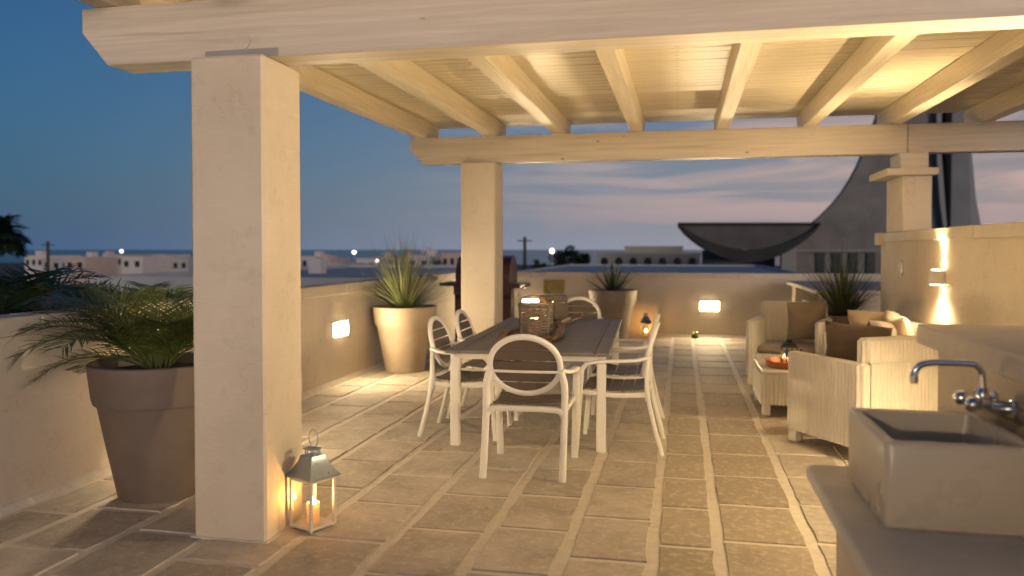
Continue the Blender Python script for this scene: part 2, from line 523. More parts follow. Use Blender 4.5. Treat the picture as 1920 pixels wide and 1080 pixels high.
def floor():
    f = MB().box(LX - .3, 6.5, -5.05, FY + .3, -.25, 0).obj("floor", "grout"); f["kind"] = "structure"
    lanes = [LX + .03, -3.35, -2.86, -2.39, -1.92, -1.45, -.985, -.555, -.13, .19, .655, 1.10, 1.56, 2.02, 2.46]
    phase = [.2, .34, .05, .28, .12, .38, .47, .13, .40, .48, .02, .25, .5, .1]
    GX, GY = .030, .021
    for i in range(len(lanes) - 1):
        a, b = lanes[i] + GX, lanes[i + 1] - GX
        if i == 0: a = lanes[0] + .07
        y = 1.24 + phase[i]
        while y < FY - .15:
            ln = .62 + U(-.025, .025)
            y0, y1 = y + GY, min(y + ln, FY - .07) - GY
            y += ln
            if y1 - y0 < .12 or (a > 2.0 and y1 < 9.9): continue
            if y1 < 1.8 and not (-2 < a < 1): continue
            c = ((a + b) / 2, (y0 + y1) / 2)
            hx, hy = (b - a) / 2, (y1 - y0) / 2
            ring = []
            for sx, sy, ex, ey, n in ((-1, -1, 1, -1, 3), (1, -1, 1, 1, 4), (1, 1, -1, 1, 3), (-1, 1, -1, -1, 4)):
                for k in range(n):
                    t = k / n; ring.append((hx * (sx + (ex - sx) * t), hy * (sy + (ey - sy) * t)))
            jx = [(p[0] + U(-.007, .007), p[1] + U(-.006, .006)) for p in ring]
            n = len(jx); zt = .007 + U(-.0015, .003)
            tilt = (U(-.004, .004), U(-.003, .003))
            vs = [(px, py, -.02) for px, py in jx]
            vs += [(px * .995, py * .996, zt - .005 + px * tilt[0] + py * tilt[1]) for px, py in jx]
            vs += [(px * .972, py * .982, zt + px * tilt[0] + py * tilt[1]) for px, py in jx]
            fs = [tuple(range(2 * n, 3 * n))]
            for q in (0, n): fs += [(q + k, q + (k + 1) % n, q + n + (k + 1) % n, q + n + k) for k in range(n)]
            MB().add(vs, fs).obj("stone_tile", "stone_brown" if i in (8, 9) or (i > 9 and y > 7) else "stone", f, smooth=30, loc=(c[0], c[1], 0))


floor()


def parapet(label, x0, x1, y0, y1, top, cop, over, axis, joint=1.15, skirt=None):
    """masonry wall with separate coping stones along its length"""
    w = thing("parapet_wall", label, "wall", ((x0 + x1) / 2, (y0 + y1) / 2, 0))
    ox, oy = (x0 + x1) / 2, (y0 + y1) / 2
    MB().box(x0 - ox, x1 - ox, y0 - oy, y1 - oy, -.2, top - cop).obj("wall_face", "plaster", w)
    a, b = (y0 - oy, y1 - oy) if axis == 1 else (x0 - ox, x1 - ox)
    t = a
    while t < b - .05:
        e = min(t + joint * U(.92, 1.08), b)
        if b - e < .3: e = b
        dz = U(-.002, .002)
        if axis == 1: MB().cbox(x0 - ox - over, x1 - ox + over, t + .0015, e - .0015, top - cop + .001, top + dz, .008).obj("coping_stone", "coping", w)
        else: MB().cbox(t + .0015, e - .0015, y0 - oy - over, y1 - oy + over, top - cop + .001, top + dz, .008).obj("coping_stone", "coping", w)
        t = e
    if skirt:
        MB().prism(skirt[1], skirt[0], *skirt[2]).obj("mortar_fillet", "grout", w, loc=(-ox, -oy, 0))
    return w


parapet("long cream plaster parapet with pale coping along the left edge of the terrace", LX - .22, LX, -5.0, FY + .22, PH, .115, .012, 1,
        skirt=(1, [(LX - .01, 0), (LX + .055, 0), (LX + .02, .035), (LX - .01, .05)], (-4.9, FY)))
parapet("cream parapet across the far end behind the dining table", LX + .003, 3.6, FY, FY + .22, PH - .005, .115, .012, 0,
        skirt=(0, [(FY + .01, 0), (FY - .055, 0), (FY - .02, .035), (FY + .01, .05)], (LX + .06, 3.5)))
parapet("tall cream plaster wall on the right carrying the up-and-down wall lamp", RX, RX + .32, 3.6, 9.95, 1.69, .105, .022, 1, 1.05)


# ------------------------------------------------------------------ pergola
def pergola():
    p = thing("pergola", "cream limewashed timber pergola on plastered pillars over the dining terrace", "pergola", (0, 0, 0))

    def pillar(x0, x1, y0, y1, z0, z1, label):
        o = MB().cbox(x0, x1, y0, y1, z0, z1, .012).obj("pillar", "plaster", p, smooth=20); o["label"] = label
        return o
    near = pillar(-2.475, -2.065, 3.72, 4.13, 0, 2.487, "thick plastered pillar nearest the camera")
    MB().cbox(-2.49, -2.05, 3.705, 4.145, 0, .012, .006).obj("mortar_foot", "grout", near)
    pillar(-2.515, -2.105, 9.05, 9.46, 0, 2.512, "plastered pillar behind the dining table")
    # the right pier stands on the wall and carries a moulded cap
    pier = pillar(RX + .003, RX + .285, 9.05, 9.74, 1.685, 2.27, "short plastered pier with a stone cap on the right wall")
    MB().cbox(RX - .17, RX + .33, 8.99, 9.80, 2.27, 2.345, .008).obj("cap", "coping", pier, smooth=20)
    MB().cbox(RX - .02, RX + .25, 9.06, 9.50, 2.345, 2.512, .006).obj("post", "beam", pier, smooth=20)
    MB().cbox(RX - .065, RX + .02, 9.80, 9.985, 1.55, 1.69, .006).obj("corbel", "coping", pier, smooth=20)

    def beam(name, x0, x1, y0, y1, z0, z1, lab):
        ch = .17
        out = [(x0, z1), (x0, z0 + ch * 1.05), (x0 + ch * .9, z0), (x1, z0), (x1, z1)]
        o = MB().prism(out, 1, y0, y1).obj("beam", "beam", p); o["label"] = lab
        m = o.modifiers.new("b", 'BEVEL'); m.width = .007; m.segments = 2
        return o
    fb = beam("beam", -3.175, 4.6, 3.80, 4.02, 2.488, 2.80, "front beam with a chamfered left end")
    beam("beam", -3.17, 2.315, 9.14, 9.34, 2.513, 2.822, "rear beam with a chamfered left end")
    rb = MB().cbox(2.320, 6.0, 9.141, 9.34, 2.515, 2.820, .007).obj("beam", "beam", p); rb["label"] = "rear beam continuing right of the pier"
    MB().cbox(-2.43, -2.02, 3.787, 3.7985, 2.490, 2.530, .002).obj("grey_strip", "plate", fb)  # thin grey strip along the bottom of the beam face, above the near pillar
    MB().lathe([(.045, 0), (.045, .006)], 24).xf(Matrix.Translation((-2.22, 3.7985, 2.575)) @ Matrix.Rotation(R(90), 4, 'X')).obj("timber_plug", "beam", fb)
    for k, x in enumerate((-3.03, -2.18, -1.38, -.50, .43, 1.34, 2.20, 3.08, 3.95)):
        # rafters rise slightly to the rear
        o = MB().cbox(-.068, .068, -3.05, 3.05, 0, .195, .006).obj("rafter", "rafter", p, loc=(x, 6.62, 2.812), rot=(R(.24), 0, R(U(-.08, .08))))
    # soffit boards running across the rafters
    y = 3.30; i = 0; pitch = .134
    me = []
    for k in range(4):
        wv = pitch / 2 - .002
        me.append(MB().cbox(-4.05, 4.25, -wv, wv, 0, .022, .004 + .001 * k))
    ob = []
    while y < 9.74:
        k = i % 4
        z = 3.008 + (y - 6.62) * math.tan(R(.24)) + .0
        if len(ob) <= k:
            o = me[k].obj("soffit_board", "board", p); ob.append(o)
        else:
            o = ob[k].copy(); COL.objects.link(o)
        o.location = (.75, y, z + U(-.0015, .0015)); o.rotation_euler = (R(.24) + R(U(-.4, .4)), 0, 0)
        y += pitch; i += 1
    MB().cbox(-3.32, 5.02, 3.26, 9.80, 3.062, 3.10, .01).obj("roof_sheet", "plate", p)
    MB().cbox(-3.33, -3.302, 3.23, 9.80, 2.975, 3.060, .004).obj("fascia_board", "rafter", p)
    MB().cbox(-3.30, 5.02, 3.20, 3.228, 2.965, 3.060, .004).obj("fascia_board", "board", p)


pergola()


# ------------------------------------------------------------------ wall lamps
def step_light(label, loc, rz):
    """surface lamp on a wall; local +Y points out of the wall"""
    t = thing("step_light", label, "wall light", loc, rz, "low rectangular wall lights")
    MB().cbox(-.172, .172, .001, .008, -.090, .090, .003).obj("back_plate", "fixture", t)
    MB().cbox(-.150, .150, .0085, .0125, -.070, .070, .001).obj("diffuser", "e_step", t)
    for sx in (-1, 1):
        for sz in (-1, 1): MB().tube([(sx * .166, .008, sz * .085), (sx * .166, .042, sz * .085)], .004, 6).obj("frame_pin", "fixture", t)
        MB().tube([(sx * .166, .042, -.088), (sx * .166, .042, .088)], .004, 6).obj("frame_bar", "fixture", t)
    for sz in (-1, 1): MB().tube([(-.162, .0422, sz * .085), (.162, .0422, sz * .085)], .004, 6).obj("frame_bar", "fixture", t)
    return t


step_light("glowing rectangular wall light low on the left parapet, left of the tall grass planter", (LX, 8.46, .605), R(-90))
step_light("glowing wall light on the left parapet behind the potted palm", (LX, 5.22, .62), R(-90))
step_light("glowing rectangular wall light on the far parapet right of the dining chairs", (.47, FY, .535), R(180))
step_light("wall light on the far parapet half hidden behind the woven table lanterns", (-2.62, FY, .535), R(180))


def spot(name, loc, rot, power, angle, blend, col, rad, parent):
    l = bpy.data.lights.new(name, 'SPOT'); l.energy = power; l.spot_size = R(angle); l.spot_blend = blend
    l.color = col; l.shadow_soft_size = rad
    o = bpy.data.objects.new(name, l); COL.objects.link(o); o.parent = parent; o.location = loc; o.rotation_euler = rot
    return o


def sconce(label, loc, rz, k=1.0, tilt=124):
    """small wedge-shaped up and down light; local +Y points out of the wall"""
    t = thing("wall_sconce", label, "wall lamp", loc, rz, "up-and-down wall lamps")
    MB().cbox(-.045, .045, .001, .02, -.055, .055, .004).obj("wall_plate", "white_plastic", t)
    MB().prism([(.02, -.062), (.115, -.062), (.098, .062), (.02, .062)], 0, -.05, .05).obj("lamp_body", "white_plastic", t)
    MB().lathe([(.012, 0), (.012, .004)], 14).xf(Matrix.Translation((.0505, .06, 0)) @ Matrix.Rotation(R(90), 4, 'Y')).obj("screw_cap", "dark_cover", t)
    MB().cbox(-.038, .038, .032, .088, .0625, .067, .001).obj("upper_lens", "e_sconce", t)
    MB().cbox(-.038, .038, .032, .098, -.067, -.0625, .001).obj("lower_lens", "e_sconce", t)
    c = (1.0, .745, .40)
    spot("upper_beam", (0, .062, .075), (R(180), 0, 0), 48, 74, 1.0, c, .025, t)
    spot("upper_flood", (0, .075, .078), (R(tilt), 0, 0), 190 * k, 124, 1.0, c, .03, t)
    spot("lower_beam", (0, .066, -.075), (0, 0, 0), 48, 74, 1.0, c, .025, t)
    spot("lower_flood", (0, .075, -.078), (R(28), 0, 0), 80 * k, 150, .6, c, .03, t)
    return t


sconce("small white wall lamp throwing light up and down the right wall above the sofa", (RX, 7.67, 1.257), R(90), .62, 140)
sconce("small white up-and-down wall lamp further along the right wall towards the camera", (RX, 4.55, 1.257), R(90), 1.75)


# ------------------------------------------------------------------ house front behind the camera, with its porch lamp
def house_front():
    h = thing("house", "cream plastered house front standing behind the camera", "house", (0, -5.2, 0))
    MB().box(-3.6, -.6, -.15, .15, -.2, 3.3).obj("wall_face", "plaster", h)
    MB().cbox(-3.7, -.5, -.25, .25, 3.301, 3.42, .01).obj("coping_stone", "coping", h)
    t = thing("globe_lamp", "lit opal globe lamp on the house front behind the camera", "wall lamp", (-1.5, -5.05, 1.85))
    MB().lathe([(.06, 0), (.06, .015)], 20).xf(Matrix.Rotation(R(-90), 4, 'X')).obj("wall_plate", "fixture", t, smooth=30)
    MB().tube([(0, .015, 0), (0, .10, -.01), (0, .14, .05)], .012, 8).obj("bracket", "fixture", t, smooth=40)
    MB().sphere((0, .14, .165), .115, 24, 14).obj("globe", "e_globe", t, smooth=60)


house_front()


# ================================================================== dining set
def chair_proto(label):
    t = thing("dining_chair", label, "chair", group="white dining chairs round the long table")
    WL = "white_lacquer"
    c0 = Vector((0, -.235, .735)); tl = Vector((0, -.285, .958)).normalized(); nn = Vector((0, .958, .285)).normalized()
    A, B = .235, .205

    def P(u, v, off=0.): return c0 + Vector((u, 0, 0)) + tl * v + nn * (off + .10 * u * u)
    ring = [P(A * math.cos(a), B * math.sin(a) * (1.0 if math.sin(a) > 0 else .96)) for a in [2 * math.pi * i / 40 for i in range(40)]]
    bk = MB().tube(ring, .019, 10, up=nn, closed=True, r2=.016, square=True).obj("back_ring", WL, t, smooth=50)
    MB().tube([P(u, -.035, -.019) for u in (-.232, -.12, 0, .12, .232)], .010, 8, up=nn, r2=.007).obj("back_bar", WL, bk, smooth=50)
    # five slats filling the ring
    edges = [-.192, -.118, -.042, .034, .110, .190]
    for i in range(5):
        v0, v1 = edges[i] + .0055, edges[i + 1] - .0055; vs = []; n = 8
        for off in (-.006, .006):
            for v in (v0, (v0 + v1) / 2, v1):
                h = (A - .012) * math.sqrt(max(0.02, 1 - (v / (B - .008)) ** 2))
                for k in range(n + 1): vs.append(P(-h + 2 * h * k / n, v, off))
        m = n + 1; fs = []
        for j in range(2):
            for k in range(n):
                a = j * m + k; fs.append((a, a + 1, a + m + 1, a + m)); b = a + 3 * m; fs.append((b, b + m, b + m + 1, b + 1))
        for row in (0, 2):
            for k in range(n):
                a = row * m + k; fs.append((a, a + 1, a + 1 + 3 * m, a + 3 * m))
        for j in range(2):
            for e in (0, n):
                a = j * m + e; fs.append((a, a + m, a + m + 3 * m, a + 3 * m))
        MB().add(vs, fs).obj("back_slat", "taupe_slat", bk, smooth=30)
    for s in (-1, 1):
        arm = spline([(s * .238, -.235, .715), (s * .272, -.15, .690), (s * .297, .0, .683), (s * .298, .13, .676), (s * .292, .215, .655)], 5)
        MB().tube(arm, .025, 10, r2=.012, square=True).obj("armrest", WL, t, smooth=45)
        leg = spline([(s * .292, .213, .656), (s * .288, .244, .62), (s * .284, .255, .54), (s * .278, .27, .30), (s * .272, .292, .0)], 5)
        MB().tube(leg, .024, 10, up=(0, 1, 0), r2=.016, square=True).obj("leg", WL, t, smooth=45)
        rear = spline([(s * .238, -.232, .70), (s * .262, -.225, .60), (s * .262, -.228, .45), (s * .262, -.275, .22), (s * .263, -.335, 0)], 5)
        MB().tube(rear, .023, 10, up=(0, 1, 0), r2=.016, square=True).obj("leg", WL, t, smooth=45)
        MB().tube(spline([(s * .258, -.225, .437), (s * .255, 0, .425), (s * .272, .258, .445)], 5), .012, 8, r2=.018, square=True).obj("seat_rail", WL, t, smooth=45)
    MB().tube(spline([(-.262, -.23, .385), (-.240, -.228, .432), (-.19, -.226, .447), (0, -.226, .450), (.19, -.226, .447), (.240, -.228, .432), (.262, -.23, .385)], 5),
              .019, 10, r2=.019, square=True).obj("rear_rail", WL, t, smooth=45)
    MB().tube([(-.276, .262, .44), (0, .268, .428), (.276, .262, .44)], .012, 8, r2=.017, square=True).obj("front_rail", WL, t, smooth=45)
    ys = [-.205, -.115, -.025, .065, .155, .255]
    for i in range(5):
        y0, y1 = ys[i] + .004, ys[i + 1] - .004; vs = []; n = 8
        for dz in (0, -.014):
            for y in (y0, (y0 + y1) / 2, y1):
                for k in range(n + 1):
                    u = -1 + 2 * k / n; w = .235 + .012 * (y / .25)
                    z = .472 + .012 * u * u - .030 * (1 - ((y - .01) / .25) ** 2) + .012 - (.02 * max(0, (y - .19) / .06) ** 2)
                    vs.append((u * w, y, z + dz))
        m = n + 1; fs = []
        for j in range(2):
            for k in range(n):
                a = j * m + k; fs.append((a, a + 1, a + m + 1, a + m)); b = a + 3 * m; fs.append((b, b + m, b + m + 1, b + 1))
        for row in (0, 2):
            for k in range(n):
                a = row * m + k; fs.append((a, a + 1, a + 1 + 3 * m, a + 3 * m))
        for j in range(2):
            for e in (0, n):
                a = j * m + e; fs.append((a, a + m, a + m + 3 * m, a + 3 * m))
        MB().add(vs, fs).obj("seat_slat", "taupe_slat", t, smooth=30)
    return t


ch = chair_proto("white dining armchair at the near end of the table, its back to the camera")
ch.location = (-1.01, 5.42, 0); ch.rotation_euler = (0, 0, R(1.0))
clone(ch, (-1.71, 6.37, 0), R(-90), "white dining armchair on the left of the table, the one nearer the camera")
clone(ch, (-1.70, 7.12, 0), R(-89), "white dining armchair on the left of the table, the farther one")
clone(ch, (-.467, 6.20, 0), R(90), "white dining armchair on the right of the table, the one nearer the camera")
clone(ch, (-.485, 6.98, 0), R(91), "white dining armchair on the right of the table, the farther one")
clone(ch, (-1.16, 9.05, 0), R(180), "white dining armchair at the far end of the table, facing the camera")


def dining_table():
    t = thing("dining_table", "long dining table with taupe slatted top and white legs", "table", (-1.19, 7.30, 0), R(2.4))
    hx, hy, z = .62, 1.45, .745
    for s in (-1, 1):
        MB().cbox(s * (hx - .055) - .055, s * (hx - .055) + .055, -hy, hy, z - .030, z, .008).obj("side_board", "taupe_top", t)
    n = 24; w = (2 * hy) / n
    sl = MB().cbox(-hx + .1125, hx - .1125, -w / 2 + .0018, w / 2 - .0018, z - .028, z - .001, .004)
    first = None
    for i in range(n):
        if first is None: o = first = sl.obj("top_slat", "taupe_top", t)
        else: o = first.copy(); COL.objects.link(o)
        o.location = (0, -hy + w * (i + .5), U(-.0008, .0008))
    for sx in (-1, 1):
        MB().cbox(sx * .575 - .015, sx * .575 + .015, -hy + .06, hy - .06, z - .078, z - .031, .005).obj("apron", "white_lacquer", t)
        for sy in (-1, 1):
            x, y = sx * .555, sy * (hy - .09)
            leg = spline([(x * .93, y - sy * .09, z - .048), (x * .97, y - sy * .03, z - .060), (x, y, z - .11), (x, y + sy * .01, .40), (x, y + sy * .015, .0)], 6)
            MB().tube(leg, .036, 10, up=(0, 1, 0), r2=.036, square=True).obj("leg", "white_lacquer", t, smooth=40)
    for sy in (-1, 1):
        MB().cbox(-.55, .55, sy * (hy - .09) - .014, sy * (hy - .09) + .014, z - .078, z - .0315, .005).obj("apron", "white_lacquer", t)
    return t


dining_table()


def flame(candle, z, mat="e_flame"):
    prof = [(.002, 0), (.011, .010), (.013, .020), (.008, .036), (.003, .050), (.0005, .058)]
    MB().lathe(prof, 10, (0, 0, z + .006)).obj("flame", mat, candle, smooth=60)
    MB().lathe([(.0014, 0), (.0012, .012)], 6, (0, 0, z - .003)).obj("wick", "black_metal", candle)


def candle(label, loc, r=.03, h=.12, mat="e_flame"):
    t = thing("candle", label, "candle", loc)
    MB().lathe([(r * .97, 0), (r, .004), (r, h - .006), (r * .95, h), (r * .88, h - .002), (r * .80, h - .030), (.002, h - .036)], 20).obj("wax_body", "wax", t, smooth=40)
    flame(t, h - .032, mat)
    return t


def driftwood():
    t = thing("driftwood_runner", "dark driftwood centrepiece lying under the two woven lanterns", "centrepiece", (-1.275, 7.58, .746), R(3.5))

    def plank(pts, w, th, z):
        c = spline(pts, 8); n = len(c); vs = []
        for i, p in enumerate(c):
            a = c[min(i + 1, n - 1)] - c[max(i - 1, 0)]; a.normalize(); sd = Vector((a.y, -a.x, 0))
            e = w * (.55 + .45 * math.sin(math.pi * i / (n - 1))) * (1 + .10 * math.sin(i * 1.7))
            for k, dz in ((-1, 0), (1, 0), (1, th), (-1, th)): vs.append(p + sd * (e * k) + Vector((0, 0, z + dz + .004 * math.sin(i * .9))))
        fs = [(i * 4 + j, i * 4 + (j + 1) % 4, i * 4 + 4 + (j + 1) % 4, i * 4 + 4 + j) for i in range(n - 1) for j in range(4)]
        fs += [(0, 1, 2, 3), (4 * n - 1, 4 * n - 2, 4 * n - 3, 4 * n - 4)]
        return MB().add(vs, fs).obj("driftwood_plank", "driftwood", t)
    plank([(-.10, -1.14, .0), (-.115, -.6, .0), (-.05, 0, .0), (-.085, .6, .0), (-.04, 1.12, .0)], .12, .016, .005)
    plank([(.13, -1.10, 0), (.155, -.65, 0), (.085, -.1, 0), (.12, .45, 0), (.20, 1.0, 0.0), (.27, 1.16, 0.03)], .075, .018, .008)
    plank([(.20, -1.16, .0), (.22, -.9, .014), (.20, -.5, .02), (.14, .0, .018), (.19, .55, .014)], .028, .030, .024)
    plank([(-.24, -1.13, .0), (-.27, -.8, .01), (-.20, -.3, .012)], .035, .022, .006)


driftwood()


def woven_lantern(label, loc, rz, w, h, boxy):
    t = thing("woven_lantern", label, "lantern", loc, rz)
    e = 3.2 if not boxy else 6.0

    def ringpts(r, z, n=28, wob=.004):
        out = []
        for i in range(n):
            a = 2 * math.pi * i / n; c, s = math.cos(a), math.sin(a)
            k = r / (abs(c) ** e + abs(s) ** e) ** (1 / e)
            out.append((k * c + U(-wob, wob), k * s + U(-wob, wob), z + U(-.003, .003)))
        return out
    r = w / 2; m = MB(); nr = 9 if not boxy else 8
    for i in range(nr):
        z = .035 + (h - .06) * i / (nr - 1)
        m.tube(ringpts(r * (.97 + .03 * math.sin(i)), z), .0105 * U(.85, 1.2), 6, closed=True)
    m.obj("woven_twigs", "twig", t, smooth=50)
    for a in ((45, 135, 225, 315) if not boxy else (8, 45, 82, 98, 135, 172, 188, 225, 262, 278, 315, 352)):
        c, s = math.cos(R(a)), math.sin(R(a)); k = (r + .004) / (abs(c) ** e + abs(s) ** e) ** (1 / e)
        MB().tube([(k * c, k * s, .0), (k * c * .985, k * s * .985, h * .5), (k * c, k * s, h)], .0115, 7).obj("upright", "twig", t, smooth=50)
    if not boxy:
        for a in (0, 20, 90, 180, 270, 340):
            c, s = math.cos(R(a - 90)), math.sin(R(a - 90)); k = (r + .003) / (abs(c) ** e + abs(s) ** e) ** (1 / e)
            MB().tube([(k * c, k * s, .0), (k * c, k * s, h)], .007, 6).obj("upright", "twig", t, smooth=50)
    MB().lathe([(r * .99, 0), (r * 1.02, .01), (r * 1.0, .028), (.01, .029)], 28).obj("base", "twig", t, smooth=40)
    MB().tube(ringpts(r * 1.01, h - .004, wob=.002), .013, 7, closed=True).obj("top_rim", "twig", t, smooth=50)
    g = MB(); g.lathe([(r * .60, .03), (r * .60, h * .86)], 24, cap=False); g.obj("glass_chimney", "glass", t, smooth=60)
    if boxy:
        lid = MB().cbox(-r * 1.02, r * 1.02, -r * 1.02, r * 1.02, h + .008, h + .028, .006).obj("lid", "twig", t)
        MB().cbox(-r * .55, r * .55, -r * .55, r * .55, h + .0285, h + .058, .008).obj("lid_block", "twig", lid)
        MB().tube([(-.01, 0, h + .05), (-.05, 0, h + .10), (-.085, .0, h + .135)], .008, 7).obj("handle", "driftwood", lid, smooth=50)
    else:
        MB().tube(spline([(-r * .98, -.02, h - .01), (-r * .75, -.12 * w, h + .055), (-r * .1, -.10 * w, h + .075), (r * .35, .0, h + .055), (r * .6, .2 * w, h + .006)], 6), .0085, 7).obj("handle", "driftwood", t, smooth=50)
    return t


woven_lantern("round woven twig lantern with a lit candle, the nearer of two on the dining table", (-1.225, 6.80, .772), R(6), .275, .26, False)
candle("lit candle glowing inside the nearer woven table lantern", (-1.225, 6.80, .802), .055, .11, "e_flame_soft")
woven_lantern("square latticed twig lantern with lid, the farther of two on the dining table", (-1.33, 8.42, .772), R(12), .285, .215, True)
candle("lit candle inside the farther square lattice lantern on the table", (-1.33, 8.42, .802), .055, .12, "e_flame_soft")


# ------------------------------------------------------------------ metal floor lanterns
def floor_lantern(label, loc, rz, w, hb, wood, roof):
    t = thing("floor_lantern", label, "lantern", loc, rz)
    h = w / 2; p = .0085
    for sx in (-1, 1):
        for sy in (-1, 1): MB().cbox(sx * h * .84 - .007, sx * h * .84 + .007, sy * h * .84 - .007, sy * h * .84 + .007, 0, .010, .002).obj("foot", wood, t)
    MB().cbox(-h, h, -h, h, .0102, .026, .003).obj("base", wood, t)
    MB().cbox(-h, h, -h, h, hb - .016, hb, .003).obj("top_frame", wood, t)
    for sx in (-1, 1):
        for sy in (-1, 1):
            MB().cbox(sx * (h - p) - p, sx * (h - p) + p, sy * (h - p) - p, sy * (h - p) + p, .0262, hb - .0162, .002).obj("corner_post", wood, t)
    for k in range(4):
        g = MB().box(-h + 2 * p, h - 2 * p, -h + p - .001, -h + p + .001, .0262, hb - .0162)
        g.xf(Matrix.Rotation(k * math.pi / 2, 4, 'Z')).obj("glass_pane", "glass", t)
    # flared square roof
    prof = [(1.17, -.004), (1.17, .004), (1.02, .020), (.80, .052), (.60, .085), (.52, .112)]
    vs = []; fs = []
    for a, z in prof: vs += [(-h * a, -h * a, hb + z + .004), (h * a, -h * a, hb + z + .004), (h * a, h * a, hb + z + .004), (-h * a, h * a, hb + z + .004)]
    for i in range(len(prof) - 1): fs += [(i * 4 + j, i * 4 + (j + 1) % 4, i * 4 + 4 + (j + 1) % 4, i * 4 + 4 + j) for j in range(4)]
    fs += [(3, 2, 1, 0), tuple(range(len(vs) - 4, len(vs)))]
    o = MB().add(vs, fs).obj("roof", roof, t, smooth=28)
    z = hb + .116
    for k in range(8):
        a = k * math.pi / 4
        MB().tube([(h * .40 * math.cos(a), h * .40 * math.sin(a), z), (h * .44 * math.cos(a), h * .44 * math.sin(a), z + .014), (h * .40 * math.cos(a), h * .40 * math.sin(a), z + .030)], .003, 6).obj("vent_bar", roof, o, smooth=50)
    MB().lathe([(h * .50, 0), (h * .56, .003), (h * .50, .008), (h * .30, .013), (.003, .015)], 24, (0, 0, z + .030)).obj("vent_cap", roof, o, smooth=40)
    rr = .040
    MB().tube([(-rr * math.cos(a) * .92, .006, z + .048 + rr * 1.0 + rr * 1.15 * math.sin(a)) for a in [R(x) for x in range(-62, 243, 12)]], .0032, 7, up=(0, 1, 0)).obj("handle", roof, o, smooth=50)
    return t


floor_lantern("white framed metal-roofed lantern with a lit candle standing beside the near pillar", (-1.935, 3.985, .008), R(-24), .176, .275, "lantern_wood", "zinc")
candle("lit pillar candle inside the lantern by the near pillar", (-1.935, 3.985, .0355), .034, .105)
floor_lantern("small white lantern with lit candle on the floor against the far parapet", (-.585, 13.80, .008), R(6), .165, .25, "lantern_wood", "zinc")
candle("lit candle inside the small lantern against the far parapet", (-.585, 13.80, .0355), .027, .08)


# ------------------------------------------------------------------ planters
def pot(t, mat, s=1.0):
    pr = [(.225, 0), (.235, .004), (.262, .14), (.298, .32), (.340, .545), (.345, .56), (.362, .565), (.372, .60), (.392, .775), (.392, .792), (.384, .798),
          (.362, .798), (.355, .790), (.345, .72), (.005, .715)]
    MB().lathe([(r * s, z * s) for r, z in pr], 48).obj("pot", mat, t, smooth=40)
    m = MB(); n = 26
    m.lathe([(.351 * s, .735 * s), (.25 * s, .745 * s), (.12 * s, .755 * s), (.004, .757 * s)], n).obj("soil", "soil", t, smooth=40)


def frond(name, parent, mat, base, az, el, length, droop, leaflets=30, ll=.26, lw=.011, twist=0., kind=None):
    """one feather palm leaf: arching rachis with two rows of narrow leaflets"""
    m = MB(); pts = []; d0 = Vector((math.cos(az), math.sin(az), 0)); p = Vector(base); n = 16
    for i in range(n + 1):
        t = i / n; e = el - droop * t ** 1.35
        pts.append(p.copy()); p = p + (d0 * math.cos(e) + Vector((0, 0, math.sin(e)))) * (length / n)
    m.tube(pts, .0075, 5, taper=[1 - .85 * i / n for i in range(n + 1)])
    side = Vector((-d0.y, d0.x, 0))
    for k in range(leaflets):
        t = .16 + .83 * k / (leaflets - 1); f = t * n; i = min(int(f), n - 1); q = pts[i].lerp(pts[i + 1], f - i)
        tg = (pts[i + 1] - pts[i]).normalized(); upv = side.cross(tg).normalized()
        if upv.z < 0: upv = -upv
        L = ll * (.45 + .75 * math.sin(math.pi * min(1, t * .86 + .12))) * U(.88, 1.1)
        for s in (-1, 1):
            dr = (side * s * .86 + tg * U(.42, .62) + upv * U(.10, .35)).normalized()
            w = lw * U(.85, 1.15); wv = dr.cross(upv).normalized() * w
            g = U(.10, .34); bw = tg * (.12 * L * U(-.3, 1.0)); vs = []
            for u, ww in ((0, .35), (.35, 1.0), (.70, .72)):
                pt = q + dr * (L * u) + bw * (u * u) + Vector((0, 0, -g * L * u * u)); vs += [pt - wv * ww, pt + wv * ww]
            vs.append(q + dr * L * .98 + bw + Vector((0, 0, -g * L)))
            m.add(vs, [(0, 1, 3, 2), (2, 3, 5, 4), (4, 5, 6)])
    return m.obj(name, mat, parent, smooth=40, kind=kind)


def potted_palm():
    t = thing("potted_palm", "feathery dark green palm in a large brown tapered pot beside the near pillar", "potted plant", (-3.125, 4.36, .008))
    pot(t, "pot_dark", 1.02)
    random.seed(21)
    spec = [(195, 55, 1.0, 1.5), (160, 54, .95, 1.4), (230, 47, .85, 1.6), (186, 36, .92, 1.4), (210, 68, .9, 1.5), (75, 72, .7, 1.2), (5, 62, .5, 1.3), (185, 62, .95, 1.55), (205, 48, .98, 1.6), (170, 40, .92, 1.5), (225, 58, .88, 1.7), (250, 58, .74, 1.75), (150, 66, .88, 1.35),
            (130, 48, .70, 1.4), (95, 60, .66, 1.3), (60, 68, .60, 1.2), (20, 66, .56, 1.4), (340, 70, .55, 1.5), (195, 78, .80, 1.3),
            (240, 74, .72, 1.5), (175, 22, .70, 1.25), (215, 26, .74, 1.35), (315, 74, .5, 1.3), (120, 78, .70, 1.2), (45, 50, .5, 1.3)]
    for az, el, ln, dr in spec:
        a = R(az + U(-8, 8))
        frond("frond", t, "palm", (.05 * math.cos(a), .05 * math.sin(a), .76), a, R(el), ln * .93, dr, leaflets=40, ll=.27, lw=.0052)
    for k in range(5):
        a = U(0, 6.28); MB().tube([(.05 * math.cos(a), .05 * math.sin(a), .74), (.10 * math.cos(a), .10 * math.sin(a), 1.0), (.11 * math.cos(a), .11 * math.sin(a), 1.16 + .1 * U(0, 1))], .008, 5, taper=[1, .7, .15]).obj("stem", "palm", t)


potted_palm()


